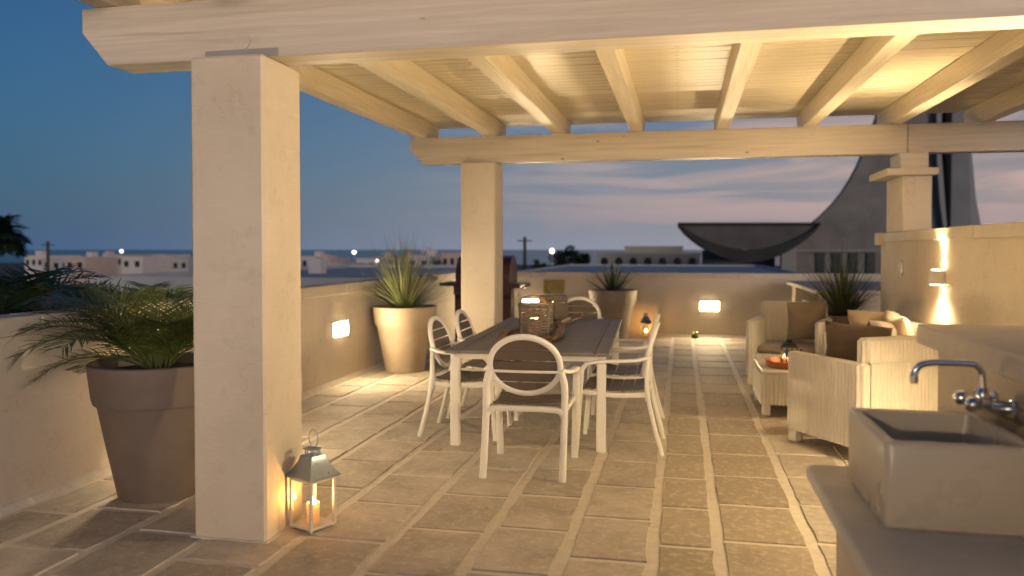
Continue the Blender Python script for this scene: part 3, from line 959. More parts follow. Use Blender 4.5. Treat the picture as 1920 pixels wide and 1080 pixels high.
def grass_tuft(t, mat, z, n, length, seed, spread=1.0, lw=.0046, flat=0.):
    random.seed(seed); m = MB()
    for i in range(n):
        az = U(0, 2 * math.pi); q = (i + .5) / n
        el = R(89 - 74 * (q ** .75) * spread + U(-6, 6)); L = length * U(.72, 1.08) * (1.0 - .16 * q)
        d = Vector((math.cos(az), math.sin(az), 0)); p = Vector((.05 * math.cos(az) * q * 1.6, .05 * math.sin(az) * q * 1.6, z)); sd = Vector((-d.y, d.x, 0))
        dr = U(.02, .36) * (1 + .6 * q); pts = []
        for k in range(5):
            e = el - dr * (k / 4) ** 1.6; pts.append(p.copy()); p = p + (d * math.cos(e) + Vector((0, 0, math.sin(e)))) * L / 4
        vs = []
        for k, pt in enumerate(pts[:-1]):
            w = lw * (1.15, 1.0, .8, .5)[k]; vs += [pt - sd * w, pt + sd * w]
        vs.append(pts[-1])
        m.add(vs, [(0, 1, 3, 2), (2, 3, 5, 4), (4, 5, 7, 6), (6, 7, 8)])
    o = m.obj("blades", mat, t, smooth=60, kind="stuff")
    MB().lathe([(.085, 0), (.075, .06), (.03, .12), (.004, .15)], 14, (0, 0, z - .02)).obj("crown_base", mat, t, smooth=50)
    return o


t = thing("grass_planter", "spiky fountain grass in a tall beige tapered pot by the left parapet", "potted plant", (-3.335, 9.42, .008))
pot(t, "pot_taupe"); grass_tuft(t, "blade", .75, 470, 1.04, 5)
t = thing("grass_planter", "spiky grass in a brown pot in the corner behind the rattan armchair and sofa", "potted plant", (1.93, 10.46, .008))
pot(t, "pot_dark", .88); grass_tuft(t, "blade_dark", .66, 420, .95, 9, .95)

t = thing("agave_planter", "thick-leaved agave in a tall beige tapered pot against the far parapet", "potted plant", (-1.12, 13.52, .008))
pot(t, "pot_taupe", 1.03)
random.seed(3)
for i in range(26):
    q = i / 25; az = i * 2.39996; el = R(86 - 50 * q + U(-6, 6)); L = U(.40, .58) * (1.02 if q < .6 else .9)
    d = Vector((math.cos(az), math.sin(az), 0)); sd = Vector((-d.y, d.x, 0)); p = Vector((d.x * .10 * q, d.y * .10 * q, .77)); pts = []
    dr = U(-.15, .55)
    for k in range(6):
        e = el - dr * (k / 5) ** 1.5; pts.append((p.copy(), e)); p = p + (d * math.cos(e) + Vector((0, 0, math.sin(e)))) * L / 5
    vs = []; fs = []
    for k, (pt, e) in enumerate(pts):
        w = (.020, .026, .025, .020, .012, .001)[k]; nn = Vector((-d.x * math.sin(e), -d.y * math.sin(e), math.cos(e)))
        vs += [pt - sd * w + nn * w * .45, pt - nn * w * .35, pt + sd * w + nn * w * .45]
    for k in range(5): fs += [(k * 3, k * 3 + 1, k * 3 + 4, k * 3 + 3), (k * 3 + 1, k * 3 + 2, k * 3 + 5, k * 3 + 4)]
    MB().add(vs, fs).obj("leaf", "agave", t, smooth=30)


# ------------------------------------------------------------------ rattan lounge set
def ribs(m, p0, p1, z0, z1, nrm, pitch=.033, amp=.014, z0b=None):
    """vertical half-round ribs covering a wall panel from p0 to p1"""
    a, b = Vector((*p0, 0)), Vector((*p1, 0)); L = (b - a).length; n = max(2, int(L / pitch)); nv = Vector((*nrm, 0)); vs = []; fs = []
    q = 4
    for i in range(n * q + 1):
        t = i / (n * q); o = .0015 + amp * abs(math.sin(math.pi * t * n)) ** .7; p = a.lerp(b, t) + nv * o
        vs += [(p.x, p.y, z0), (p.x, p.y, z1)]
    fs = [(2 * i, 2 * i + 2, 2 * i + 3, 2 * i + 1) for i in range(n * q)]
    m.add(vs, fs)


def rattan_seat(name, label, cat, loc, rz, W, D=.78, arm_h=.68, back_h=.875, aw=.085):
    """rattan lounge seat; faces local +Y, arms at the sides"""
    t = thing(name, label, cat, loc, rz)
    hw, hd = W / 2, D / 2
    for s in (-1, 1):
        m = MB(); x0, x1 = sorted((s * hw, s * (hw - aw)))
        m.cbox(x0, x1, -hd, hd, .095, arm_h, .014)
        for y in (-hd + .05, hd - .05): m.cbox(x0 + .004, x1 - .004, y - .046, y + .046, 0, .096, .006)
        ribs(m, (s * hw, -hd + .012), (s * hw, hd - .012), .10, arm_h - .012, (s, 0))
        ribs(m, (s * (hw - aw), -hd + .10), (s * (hw - aw), hd - .012), .36, arm_h - .012, (-s, 0))
        ribs(m, (x0 + .010, hd), (x1 - .010, hd), .012, arm_h - .012, (0, 1))
        ribs(m, (x0 + .010, -hd), (x1 - .010, -hd), .10, arm_h - .012, (0, -1))
        m.obj("armrest", "rattan", t, smooth=60)
    m = MB(); x = hw - aw - .001
    m.cbox(-x, x, -hd + .10, hd - .025, .10, .345, .010); ribs(m, (-x + .002, hd - .025), (x - .002, hd - .025), .105, .338, (0, 1))
    m.obj("seat_base", "rattan", t, smooth=60)
    # back leans a little and rises above the arms
    m = MB(); xb = hw - aw * .55; k = .055
    m.cbox(-x, x, -hd + .001, -hd + .0985, .10, arm_h, .010); ribs(m, (-x + .002, -hd + .001), (x - .002, -hd + .001), .105, arm_h, (0, -1))
    m.cbox(-xb, xb, -hd - .006, -hd + .098, arm_h + .0015, back_h, .020)
    ribs(m, (-xb + .02, -hd - .006), (xb - .02, -hd - .006), arm_h + .004, back_h - .02, (0, -1)); ribs(m, (-xb + .02, -hd + .098), (xb - .02, -hd + .098), .44, back_h - .02, (0, 1))
    for s in (-1, 1): ribs(m, (s * xb, -hd + .012), (s * xb, -hd + .085), arm_h + .004, back_h - .02, (s, 0))
    m.obj("backrest", "rattan", t, smooth=60)
    return t


def pillow(name, label, loc, rot, w, h, th, mat, cat="cushion", sq=.5, seed=1):
    """soft cushion: two bulging faces meeting in a seam, with pulled corners"""
    random.seed(seed); n = 18; m = MB(); ph = [U(0, 6.28) for _ in range(6)]

    def pt(i, j, s):
        u, v = -1 + 2 * i / n, -1 + 2 * j / n
        pinch = 1 - .09 * (1 - abs(u * v)) * (max(abs(u), abs(v)) ** 3)
        f = max(0, (1 - u ** 4)) ** sq * max(0, (1 - v ** 4)) ** sq
        wr = .006 * math.sin(5 * u + 3 * v + ph[0]) + .005 * math.sin(9 * v - 4 * u + ph[1]) + .004 * math.sin(14 * u * v + ph[2])
        return (u * w / 2 * pinch, s * (th / 2 * f + wr * f) + .006 * math.sin(3 * u + ph[3]), v * h / 2 * pinch + .004 * math.sin(4 * u + ph[4]))
    g = [[None] * (n + 1) for _ in range(n + 1)]; vs = []; fs = []
    idx = {}
    for s in (1, -1):
        for i in range(n + 1):
            for j in range(n + 1):
                edge = i in (0, n) or j in (0, n)
                key = (i, j, 0 if edge else s)
                if key not in idx: idx[key] = len(vs); vs.append(pt(i, j, s))
        K = lambda i, j: idx[(i, j, 0 if (i in (0, n) or j in (0, n)) else s)]
        for i in range(n):
            for j in range(n): fs.append((K(i, j), K(i + 1, j), K(i + 1, j + 1), K(i, j + 1)))
    o = m.add(vs, fs).obj(name, mat, None, smooth=80, loc=loc, rot=rot)
    return tag(o, label, cat)


def seat_cushion(label, loc, rz, w, d, th, mat):
    m = MB(); n = 14; vs = []
    m2 = MB().cbox(-w / 2, w / 2, -d / 2, d / 2, 0, th, .03)
    o = m2.obj("seat_cushion", mat, None, smooth=60, loc=loc, rot=(0, 0, rz))
    b = o.modifiers.new("b", 'BEVEL'); b.width = .012; b.segments = 3
    return tag(o, label, "cushion")


def place(c, rz, off):
    ca, sa = math.cos(rz), math.sin(rz)
    return (c[0] + ca * off[0] - sa * off[1], c[1] + sa * off[0] + ca * off[1], off[2])


# armchair A: beyond the coffee table, facing the camera
ca, ra = (1.20, 9.50), R(166)
rattan_seat("rattan_armchair", "white rattan armchair beyond the coffee table, facing the camera", "armchair", (*ca, .008), ra, .80, D=.80, arm_h=.715, back_h=.885)
seat_cushion("taupe seat pad on the rattan armchair facing the camera", place(ca, ra, (0, .05, .355)), ra, .622, .64, .085, "fabric_seat")
pillow("throw_pillow", "taupe square cushion leaning in the armchair that faces the camera", place(ca, ra, (-.17, -.10, .695)), (R(-14), R(4), ra + R(20)), .44, .48, .17, "fabric_taupe", seed=4)
# armchair B: near, back to the camera
cb, rb_ = (1.36, 6.46), R(31)
rattan_seat("rattan_armchair", "white rattan armchair nearest the sink, its back and side to the camera", "armchair", (*cb, .008), rb_, .80, D=.78, arm_h=.70, back_h=.875)
seat_cushion("taupe seat pad on the rattan armchair nearest the sink", place(cb, rb_, (0, .04, .355)), rb_, .622, .62, .085, "fabric_seat")
pillow("throw_pillow", "dark brown cushion leaning in the rattan armchair nearest the sink", place(cb, rb_, (-.07, .0, .735)), (R(-8), R(6), R(14)), .52, .42, .17, "fabric_brown", seed=8)
# sofa along the right wall, facing the table
cs, rs = (1.845, 8.10), R(90)
rattan_seat("rattan_sofa", "white rattan two-seat sofa against the right wall under the lamp", "sofa", (*cs, .008), rs, 1.66, D=.74, arm_h=.64, back_h=.80)
seat_cushion("long taupe seat pad on the rattan sofa", place(cs, rs, (0, .04, .355)), rs, 1.48, .60, .085, "fabric_seat")
pillow("throw_pillow", "large light tan cushion at the far end of the sofa", place(cs, rs, (.46, -.06, .69)), (R(-20), R(2), rs + R(38)), .60, .44, .20, "fabric_tan", seed=12)
pillow("throw_pillow", "tan cushion in the middle of the sofa, lit by the wall lamp", place(cs, rs, (.02, -.16, .70)), (R(-16), R(-5), rs + R(6)), .46, .42, .18, "fabric_tan", seed=15)
pillow("throw_pillow", "dark brown cushion on the near half of the sofa", place(cs, rs, (-.22, .02, .66)), (R(-22), R(8), rs + R(-34)), .42, .40, .18, "fabric_brown", seed=19)


def coffee_table():
    t = thing("coffee_table", "low white rattan coffee table holding an orange tray", "table", (1.02, 7.92, .008))
    hx, hy, h = .31, .42, .405
    m = MB(); m.cbox(-hx, hx, -hy, hy, h - .03, h, .010); m.obj("top", "rattan", t, smooth=40)
    m = MB(); m.cbox(-hx + .006, hx - .006, -hy + .006, hy - .006, .10, h - .031, .010)
    for a, b, n in (((-hx + .01, -hy + .006), (hx - .01, -hy + .006), (0, -1)), ((-hx + .006, -hy + .01), (-hx + .006, hy - .01), (-1, 0)),
                    ((hx - .006, -hy + .01), (hx - .006, hy - .01), (1, 0)), ((-hx + .01, hy - .006), (hx - .01, hy - .006), (0, 1))):
        ribs(m, a, b, .10, h - .032, n)
    m.obj("side_panel", "rattan", t, smooth=60)
    for sx in (-1, 1):
        for sy in (-1, 1): MB().cbox(sx * (hx - .045) - .036, sx * (hx - .045) + .036, sy * (hy - .045) - .036, sy * (hy - .045) + .036, 0, .099, .008).obj("leg", "rattan", t, smooth=40)


coffee_table()
t = thing("serving_tray", "round orange-brown wooden tray on the coffee table", "tray", (.985, 7.80, .4145))
MB().lathe([(.19, 0), (.205, .006), (.222, .062), (.212, .064), (.196, .014), (.004, .012)], 40).obj("bowl", "tray_orange", t, smooth=40)
t = thing("black_lantern", "small black metal lantern standing in the orange tray", "lantern", (.985, 7.82, .4275), R(20))
for sx in (-1, 1):
    for sy in (-1, 1): MB().cbox(sx * .05 - .006, sx * .05 + .006, sy * .05 - .006, sy * .05 + .006, .014, .165, .002).obj("corner_post", "black_metal", t)
MB().cbox(-.06, .06, -.06, .06, 0, .0138, .003).obj("base", "black_metal", t)
MB().cbox(-.06, .06, -.06, .06, .1652, .178, .003).obj("top_frame", "black_metal", t)
MB().prism([(-.056, .1785), (.056, .1785), (.03, .208), (-.03, .208)], 1, -.045, .045).obj("roof", "black_metal", t)
MB().lathe([(.026, .2085), (.030, .214), (.030, .236), (.022, .242), (.004, .243)], 18).obj("vent_cap", "black_metal", t, smooth=40)
for k in range(4):
    MB().box(-.044, .044, -.051, -.049, .0142, .165).xf(Matrix.Rotation(k * math.pi / 2, 4, 'Z')).obj("glass_pane", "glass", t)
candle("short lit candle inside the black lantern on the coffee table", (.985, 7.82, .442), .024, .05)
t = thing("dark_bottle", "small dark bottle beside the black lantern in the tray", "bottle", (1.075, 7.72, .4275))
MB().lathe([(.026, 0), (.03, .006), (.03, .085), (.022, .105), (.010, .118), (.010, .145)], 18).obj("body", "black_metal", t, smooth=40)
MB().lathe([(.013, .1455), (.013, .165)], 14).obj("stopper", "black_metal", t, smooth=40)


# ------------------------------------------------------------------ sink corner
def kitchen():
    t = thing("kitchen_unit", "built-in cream masonry sink unit with pale stone counter at lower right", "kitchen counter", (0, 0, 0))
    MB().box(.52, 2.2, -.6, 2.88, 0, .705).obj("base_wall", "kitchen", t)
    o = MB().prism([(.425, -.6), (1.004, -.6), (1.004, 2.94), (.455, 2.94), (.425, 2.91)], 2, .706, .755).obj("counter_slab", "marble", t)
    b = o.modifiers.new("b", 'BEVEL'); b.width = .012; b.segments = 3
    MB().box(1.010, 2.24, -.6, 3.50, 0, 1.118).obj("back_block", "kitchen", t)
    o = MB().prism([(.935, -.6), (2.24, -.6), (2.24, 3.53), (.935, 3.53)], 2, 1.120, 1.200).obj("shelf_slab", "coping", t)
    b = o.modifiers.new("b", 'BEVEL'); b.width = .008; b.segments = 2
    # backsplash pieces on the face behind the tap
    y = 3.05; i = 0
    bs = thing_part = None
    while y > .4:
        w = U(.20, .30); MB().cbox(.993, 1.0095, y - w + .003, y - .003, .757, 1.02 + U(-.01, .02), .003).obj("backsplash_tile", "recess_stone", t)
        y -= w
    MB().cbox(.955, .992, 2.58, 2.92, .905, .985, .004).obj("tap_ledge", "recess_stone", t)
    MB().tube([(.975, 2.30, .757), (.975, 2.30, 1.118)], .013, 10).obj("pipe", "black_metal", t, smooth=40)


kitchen()


def sink():
    t = thing("belfast_sink", "heavy cream fireclay sink standing on the stone counter", "sink", (.532, 2.285, .7565))
    W_, D_, H_, th = .385, .49, .232, .034

    def rr(x0, x1, y0, y1, r, n=5):
        out = []
        for cx, cy, a0 in ((x1 - r, y0 + r, -90), (x1 - r, y1 - r, 0), (x0 + r, y1 - r, 90), (x0 + r, y0 + r, 180)):
            for i in range(n + 1):
                a = R(a0 + 90 * i / n); out.append((cx + r * math.cos(a), cy + r * math.sin(a)))
        return out
    lv = [(0.006, .018, 0), (0, .022, .006), (0, .022, H_ - .010), (.003, .022, H_ - .003), (.010, .020, H_), (th - .008, .016, H_), (th - .001, .016, H_ - .004), (th, .016, H_ - .012), (th + .008, .03, .05), (th + .03, .03, .034)]
    vs = []
    for ins, r, z in lv: vs += [(x, y, z) for x, y in rr(ins, W_ - ins, ins, D_ - ins, r)]
    n = 24; fs = [(j * n + i, j * n + (i + 1) % n, (j + 1) * n + (i + 1) % n, (j + 1) * n + i) for j in range(len(lv) - 1) for i in range(n)]
    fs += [tuple(range(n - 1, -1, -1)), tuple(range((len(lv) - 1) * n, len(lv) * n))]
    MB().add(vs, fs).obj("basin", "porcelain", t, smooth=50)
    MB().lathe([(.035, 0), (.035, .003), (.02, .004), (.018, .001)], 20, (W_ / 2, D_ / 2, .0345)).obj("drain", "chrome", t, smooth=40)


sink()


def faucet():
    t = thing("faucet", "chrome wall tap with long swan spout and two handles above the sink", "tap", (.955, 2.66, 1.035))
    C = "chrome"
    MB().tube([(0, -.075, 0), (-.02, -.075, 0), (-.055, -.05, 0), (-.065, 0, 0), (-.055, .05, 0), (-.02, .075, 0), (0, .075, 0)], .014, 12).obj("mixer_body", C, t, smooth=50)
    for s in (-1, 1):
        MB().lathe([(.026, 0), (.026, .006), (.016, .010)], 20).xf(Matrix.Translation((-.002, s * .075, 0)) @ Matrix.Rotation(R(-90), 4, 'Y')).obj("wall_flange", C, t, smooth=40)
        k = MB().lathe([(.012, 0), (.012, .025), (.020, .028), (.024, .040), (.022, .056), (.014, .064), (.003, .066)], 18)
        k.xf(Matrix.Translation((-.062, s * .052, .004)) @ Matrix.Rotation(R(s * -12), 4, 'X') @ Matrix.Rotation(R(-86), 4, 'Y'))
        h = k.obj("handle", C, t, smooth=50)
    MB().lathe([(.018, 0), (.020, .006), (.017, .030), (.013, .038)], 18, (-.064, 0, .010)).obj("spout_collar", C, t, smooth=50)
    sp = spline([(-.064, 0, .03), (-.064, 0, .07), (-.067, 0, .095), (-.080, 0, .113), (-.105, 0, .120), (-.16, 0, .121), (-.205, 0, .120), (-.235, 0, .113), (-.251, 0, .095), (-.256, 0, .075)], 6)
    MB().tube(sp, .0105, 14, up=(0, 1, 0)).obj("spout", C, t, smooth=60)
    MB().lathe([(.0125, 0), (.0125, .022)], 16, (-.256, 0, .056)).obj("aerator", "steel", t, smooth=40)


faucet()

# ------------------------------------------------------------------ things along the far and right walls
t = thing("barbecue_grill", "brown hooded barbecue grill standing behind the far pillar", "grill", (-2.93, 12.1, .008))
hood = [(.0, .0)] + []
prof = [(-.28, .98), (-.28, 1.12), (-.22, 1.27), (-.10, 1.37), (.06, 1.40), (.20, 1.36), (.28, 1.25), (.30, 1.10), (.30, .98)]
hd = MB().prism(prof, 0, -.44, .40).obj("hood", "dark_brown", t)
MB().tube([(-.30, -.34, 1.10), (.26, -.34, 1.10)], .014, 8).obj("hood_handle", "steel", hd, smooth=40)
MB().cbox(-.47, .43, -.31, .31, .80, .979, .01).obj("firebox", "dark_brown", t)
MB().cbox(.431, .62, -.28, .28, .915, .975, .008).obj("side_shelf", "dark_brown", t)
MB().cbox(.555, .624, -.285, -.24, .905, .98, .004).obj("shelf_end_cap", "steel", t)
MB().cbox(-.70, -.471, -.28, .28, .935, .985, .008).obj("side_shelf", "dark_cover", t)
cb_ = MB().cbox(-.46, .42, -.27, .27, .08, .799, .01).obj("cabinet", "dark_cover", t)
for s in (-1, 1): MB().cbox(s * .215 - .20, s * .215 + .20, -.285, -.2705, .14, .74, .004).obj("cabinet_door", "dark_brown", cb_)
for x in (-.40, .36):
    for y in (-.22, .22): MB().sphere((x, y, .04), .04, 12, 8).obj("castor", "black_metal", t, smooth=60)
MB().cbox(.47, .54, -.26, -.20, .0, .905, .006).obj("shelf_leg", "steel", t)

t = thing("wall_panel", "square olive-yellow panel fixed to the far parapet", "panel", (-2.21, FY, .84))
MB().cbox(-.185, .185, -.022, -.002, -.125, .125, .004).obj("board", "olive_panel", t)
for k, z in enumerate((.075, .02, -.04)): MB().tube(spline([(-.182, -.024, z + .02), (-.06, -.026, z - .008), (.08, -.026, z - .010), (.182, -.024, z + .01)], 5), .004, 6).obj("raised_line", "olive_panel", t, smooth=50)

t = thing("garden_ornament", "tiny green and pale glazed ornament on the floor at the far parapet", "ornament", (.225, 13.86, .008))
MB().lathe([(.05, 0), (.06, .02), (.05, .055), (.02, .075), (.004, .078)], 18).obj("body", "ornament_green", t, smooth=50)
for s in (-1, 1): MB().sphere((s * .032, -.02, .085), .026, 12, 8).obj("eye", "ornament_pale", t, smooth=60)

t = thing("wall_roundel", "small round white fitting on the right wall below the pier", "wall fitting", (RX, 9.04, 1.31), R(90))
MB().lathe([(.085, 0), (.085, .012), (.075, .020), (.055, .020), (.05, .014), (.004, .014)], 28).xf(Matrix.Rotation(R(-90), 4, 'X') @ Matrix.Translation((0, 0, .001))).obj("cover", "white_plastic", t, smooth=40)

t = thing("masonry_counter", "low masonry counter with thick pale slab in the far right corner", "counter", (2.35, 12.3, 0))
o = MB().cbox(-.66, .9, -1.42, 1.55, .925, .985, .012).obj("slab", "coping", t)
MB().cbox(-.58, .84, -1.34, -1.0, .0, .924, .008).obj("pier", "kitchen", t)
MB().cbox(-.58, .84, 1.1, 1.5, .0, .924, .008).obj("pier", "kitchen", t)
MB().cbox(-.10, .84, -.999, 1.099, .0, .924, .004).obj("back_panel", "kitchen", t)
MB().cbox(-.56, -.101, -.999, 1.099, .42, .47, .004).obj("shelf", "coping", t)
t = tag(MB().cbox(-.02, .02, -.33, .33, 0, .80, .006).obj("stone_slab", "coping", None, loc=(1.60, 11.85, .0), rot=(0, R(9), 0)), "pale stone slab leaning against the masonry counter", "slab")


# ================================================================== beyond the terrace
def dirx(px, Y):
    """world x at depth Y for a bearing measured in the photograph"""
    return Y * math.tan(math.atan((px - 960) / 1508) - R(11.9))


def height(px, py, Y):
    b = math.atan((px - 960) / 1508); d = Y / math.cos(b - R(11.9)) * math.cos(b)
    return 1.5 - (py - 468) / 1508 * d


g = MB().box(-900, 900, -60, 420, -7.0, -6.5).obj("ground", "ground"); g["kind"] = "structure"
s_ = MB().add([(-40000, 380, -8), (40000, 380, -8), (40000, 50000, -8), (-40000, 50000, -8)], [(0, 1, 2, 3)]).obj("sea", "sea"); s_["kind"] = "structure"


def house(label, px0, px1, py, Y, depth, mat, wins=3, floors=1, arch=False, group=None, top=None, zb=-6.5):
    x0, x1 = dirx(px0, Y), dirx(px1, Y); z = height((px0 + px1) / 2, py, Y)
    h = thing("house", label, "house", ((x0 + x1) / 2, Y, zb), 0, group)
    w = (x1 - x0) / 2; H = z - zb
    MB().box(-w, w, 0, depth, 0, H).obj("wall", mat, h)
    MB().box(-w - .12, w + .12, -.12, depth + .12, H + .002, H + .32).obj("roof_parapet", mat, h)
    for q in range(random.choice((0, 1, 1, 2))):
        a = U(-w * .8, w * .5); b = U(.8, 2.2); MB().box(a, a + b, 1.5 + 3 * q, 3.5 + 3 * q, H + .002, H + U(.7, 1.7)).obj("rooftop_room", mat, h)
    if random.random() < .5: MB().lathe([(.03, 0), (.02, 1.6)], 6, (U(-w * .6, w * .6), 2.5 + 5, H)).obj("aerial", "bark", h)
    for f in range(floors):
        for i in range(wins):
            cx = -w + 2 * w * (i + .5) / wins; zt = H - (.55 if arch else .7) - 3.0 * f; ww, hh = min(.55, w / wins * .5), (1.0 if arch else 1.3)
            m = MB()
            if arch: m.prism([(cx - ww, zt - hh)] + [(cx + ww * math.cos(a), zt - .2 + ww * math.sin(a)) for a in [R(180 - 22.5 * k) for k in range(9)]] + [(cx + ww, zt - hh)], 1, -.05, .10)
            else: m.box(cx - ww, cx + ww, -.05, .10, zt - hh, zt)
            m.obj("window", "window_dark", h)
    return h


random.seed(77)
HM = ["house_white", "house_white", "house_cream", "house_rose", "house_grey"]
spec = []
px = 46
while px < 352:
    w = U(24, 52); spec.append((px, px + w, U(479, 487), U(150, 210), random.choice(HM))); px += w * U(.62, .95)
names = {"house_white": "white", "house_cream": "cream", "house_rose": "rose-tinted", "house_grey": "grey"}
for i, (a, b, y, Y, m) in enumerate(spec):
    house("blurred %s flat-roofed house on the skyline left of the near pillar, %s from the left" % (names[m], ORD[i]), a, b, y, Y, 10, m, wins=random.choice((2, 3, 4)), group="far houses left of the near pillar")
spec = [(564, 592, 483, 175, "house_white"), (588, 620, 487, 160, "house_rose"), (612, 640, 497, 150, "house_white"), (640, 676, 499, 140, "house_grey"), (668, 706, 487, 165, "house_white"),
        (700, 742, 484, 180, "house_cream"), (738, 768, 486, 170, "house_rose"), (762, 806, 482, 150, "house_white"), (803, 832, 484, 165, "house_grey"), (828, 868, 477, 140, "house_rose")]
for i, (a, b, y, Y, m) in enumerate(spec):
    house("blurred %s flat-roofed house on the skyline between the two pillars, %s from the left" % (names[m], ORD[i]), a, b, y, Y, 10, m, wins=random.choice((2, 2, 3)), group="far houses between the pillars")
house("long cream building with a row of arched windows behind the far parapet", 1120, 1312, 479, 112, 14, "house_cream", wins=7, arch=True)
house("cream upper block with square windows set back on the arched building", 1172, 1280, 465.5, 118, 8, "house_cream", wins=5, zb=height(1220, 480, 118) - 1.2)

# neighbouring flat roofs just over the parapets
def roof_block(label, x0, x1, y0, y1, z, mat, rim):
    t = thing("neighbour_building", label, "building", ((x0 + x1) / 2, y0, -6.5)); w = (x1 - x0) / 2; d = y1 - y0; h = z + 6.5
    MB().box(-w, w, 0, d, 0, h - .3).obj("wall", "house_grey", t)
    MB().box(-w + .25, w - .25, .25, d - .25, h - .299, h - .2).obj("roof", mat, t)
    for a in ((-w, w, -.01, .24), (-w, w, d - .24, d + .01)): MB().box(a[0], a[1], a[2], a[3], h - .298, h + rim).obj("roof_parapet", "house_grey", t)
    for s in (-1, 1): MB().box(s * (w - .12) - .12, s * (w - .12) + .12, .245, d - .245, h - .298, h + rim).obj("roof_parapet", "house_grey", t)
    return t


nb = roof_block("grey flat-roofed neighbouring building just over the left parapet", dirx(165, 26), dirx(690, 26), 26, 50, height(400, 519, 26), "house_grey", .0)
MB().box(-.6, .0, 8, 8.6, 6.9, 7.6).obj("chimney", "house_white", nb)
roof_block("long blue-grey flat roof just over the far parapet", dirx(940, 36), dirx(1520, 36), 36, 58, height(1200, 503, 42), "roof_blue", -.10)
roof_block("pale low flat roof beyond the left parapet between the pillars", dirx(560, 70), dirx(860, 70), 70, 92, height(700, 509, 70), "house_white", .1)


# ------------------------------------------------------------------ concrete church
def church():
    Y = 92.0
    t = thing("concrete_church", "dark concrete modern building with sweeping curved tower and bowl-shaped canopy", "building", (0, Y, -6.5))
    Q = lambda px, py: (dirx(px, Y), height(px, py, Y) + 6.5)
    lf = [(1466, 560), (1466, 452), (1482, 446), (1500, 434), (1520, 420), (1540, 403), (1560, 383), (1578, 361), (1594, 336), (1608, 309), (1620, 281), (1632, 250), (1644, 215), (1660, 160), (1676, 90)]
    MB().prism([Q(*p) for p in lf] + [Q(1736, 90), Q(1736, 560)], 1, 0, 1.6).obj("sail_tower", "concrete", t)
    MB().prism([Q(1736.2, 560), Q(1736.2, 90), Q(1752, 90), Q(1755, 290), Q(1762, 380), Q(1775, 470), Q(1776, 560)], 1, 1.2, 11).obj("blue_panel", "concrete_blue", t)
    MB().prism([Q(1752.2, 90), Q(1762, 90), Q(1764, 290), Q(1771, 370), Q(1780, 470), Q(1776.5, 470), Q(1762.3, 380), Q(1755.3, 290)], 1, .2, 2.5).obj("pale_fin", "concrete_pale", t)
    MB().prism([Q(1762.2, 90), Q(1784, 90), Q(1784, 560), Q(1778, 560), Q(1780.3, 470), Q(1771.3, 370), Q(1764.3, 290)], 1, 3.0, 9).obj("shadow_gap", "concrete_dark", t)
    for py in (236, 300, 312, 352): MB().prism([Q(1765, py), Q(1776, py), Q(1776, py + 9), Q(1766, py + 9)], 1, 2.4, 2.9).obj("gap_panel", "concrete_pale" if py != 312 else "red_sign", t)
    MB().prism([Q(1784.3, 90), Q(1812, 90), Q(1817, 290), Q(1822, 420), Q(1826, 560), Q(1784.3, 560)], 1, .4, 12).obj("right_tower", "concrete_blue", t)
    MB().prism([Q(1812.3, 90), Q(1817, 90), Q(1824, 290), Q(1832, 370), Q(1846, 440), Q(1846, 560), Q(1826.3, 560), Q(1822.3, 420), Q(1817.3, 290)], 1, .6, 11).obj("edge_fin", "concrete_pale", t)
    # canopy: deep lens-shaped fascia over a dark soffit
    top, n = 424, 20
    arc = lambda k, drop, x0, x1: (x0 + (x1 - x0) * k / n, top + drop * math.sin(math.pi * (k / n)) ** .8)
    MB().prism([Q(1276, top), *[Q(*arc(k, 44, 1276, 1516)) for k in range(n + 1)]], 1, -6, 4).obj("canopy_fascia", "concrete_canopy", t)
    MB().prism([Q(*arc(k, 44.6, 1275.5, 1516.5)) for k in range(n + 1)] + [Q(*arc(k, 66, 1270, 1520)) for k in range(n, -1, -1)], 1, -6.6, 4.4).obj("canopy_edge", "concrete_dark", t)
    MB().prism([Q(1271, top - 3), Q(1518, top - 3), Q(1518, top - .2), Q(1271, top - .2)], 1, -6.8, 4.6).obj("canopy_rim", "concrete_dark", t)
    MB().prism([Q(1320, 470), Q(1462, 470), Q(1462, 560), Q(1320, 560)], 1, 4.6, 10).obj("lower_wall", "concrete_blue", t)
    MB().prism([Q(1462.3, 448), Q(1490, 440), Q(1490, 560), Q(1462.3, 560)], 1, -1.5, -.1).obj("buttress", "concrete_pale", t)
    for a in (1530, 1560, 1592, 1624): MB().prism([Q(a, 474), Q(a + 16, 474), Q(a + 16, 520), Q(a, 520)], 1, -.25, -.05).obj("window", "window_dark", t)
    MB().prism([Q(1490.3, 468), Q(1660, 468), Q(1660, 472), Q(1490.3, 472)], 1, -.5, -.02).obj("ledge", "concrete_pale", t)


church()


# ------------------------------------------------------------------ street lamps, poles, trees
def street_lamp(label, px, py, Y, r, mat, group="lit street lamps in the town"):
    z = height(px, py, Y); t = thing("street_lamp", label, "street lamp", (dirx(px, Y), Y, -6.5), 0, group)
    MB().lathe([(r * .30, 0), (r * .22, .6), (r * .14, z + 6.5 - r)], 10).obj("pole", "house_grey", t, smooth=40)
    MB().sphere((0, 0, z + 6.5), r, 16, 10).obj("lamp_globe", mat, t, smooth=60)


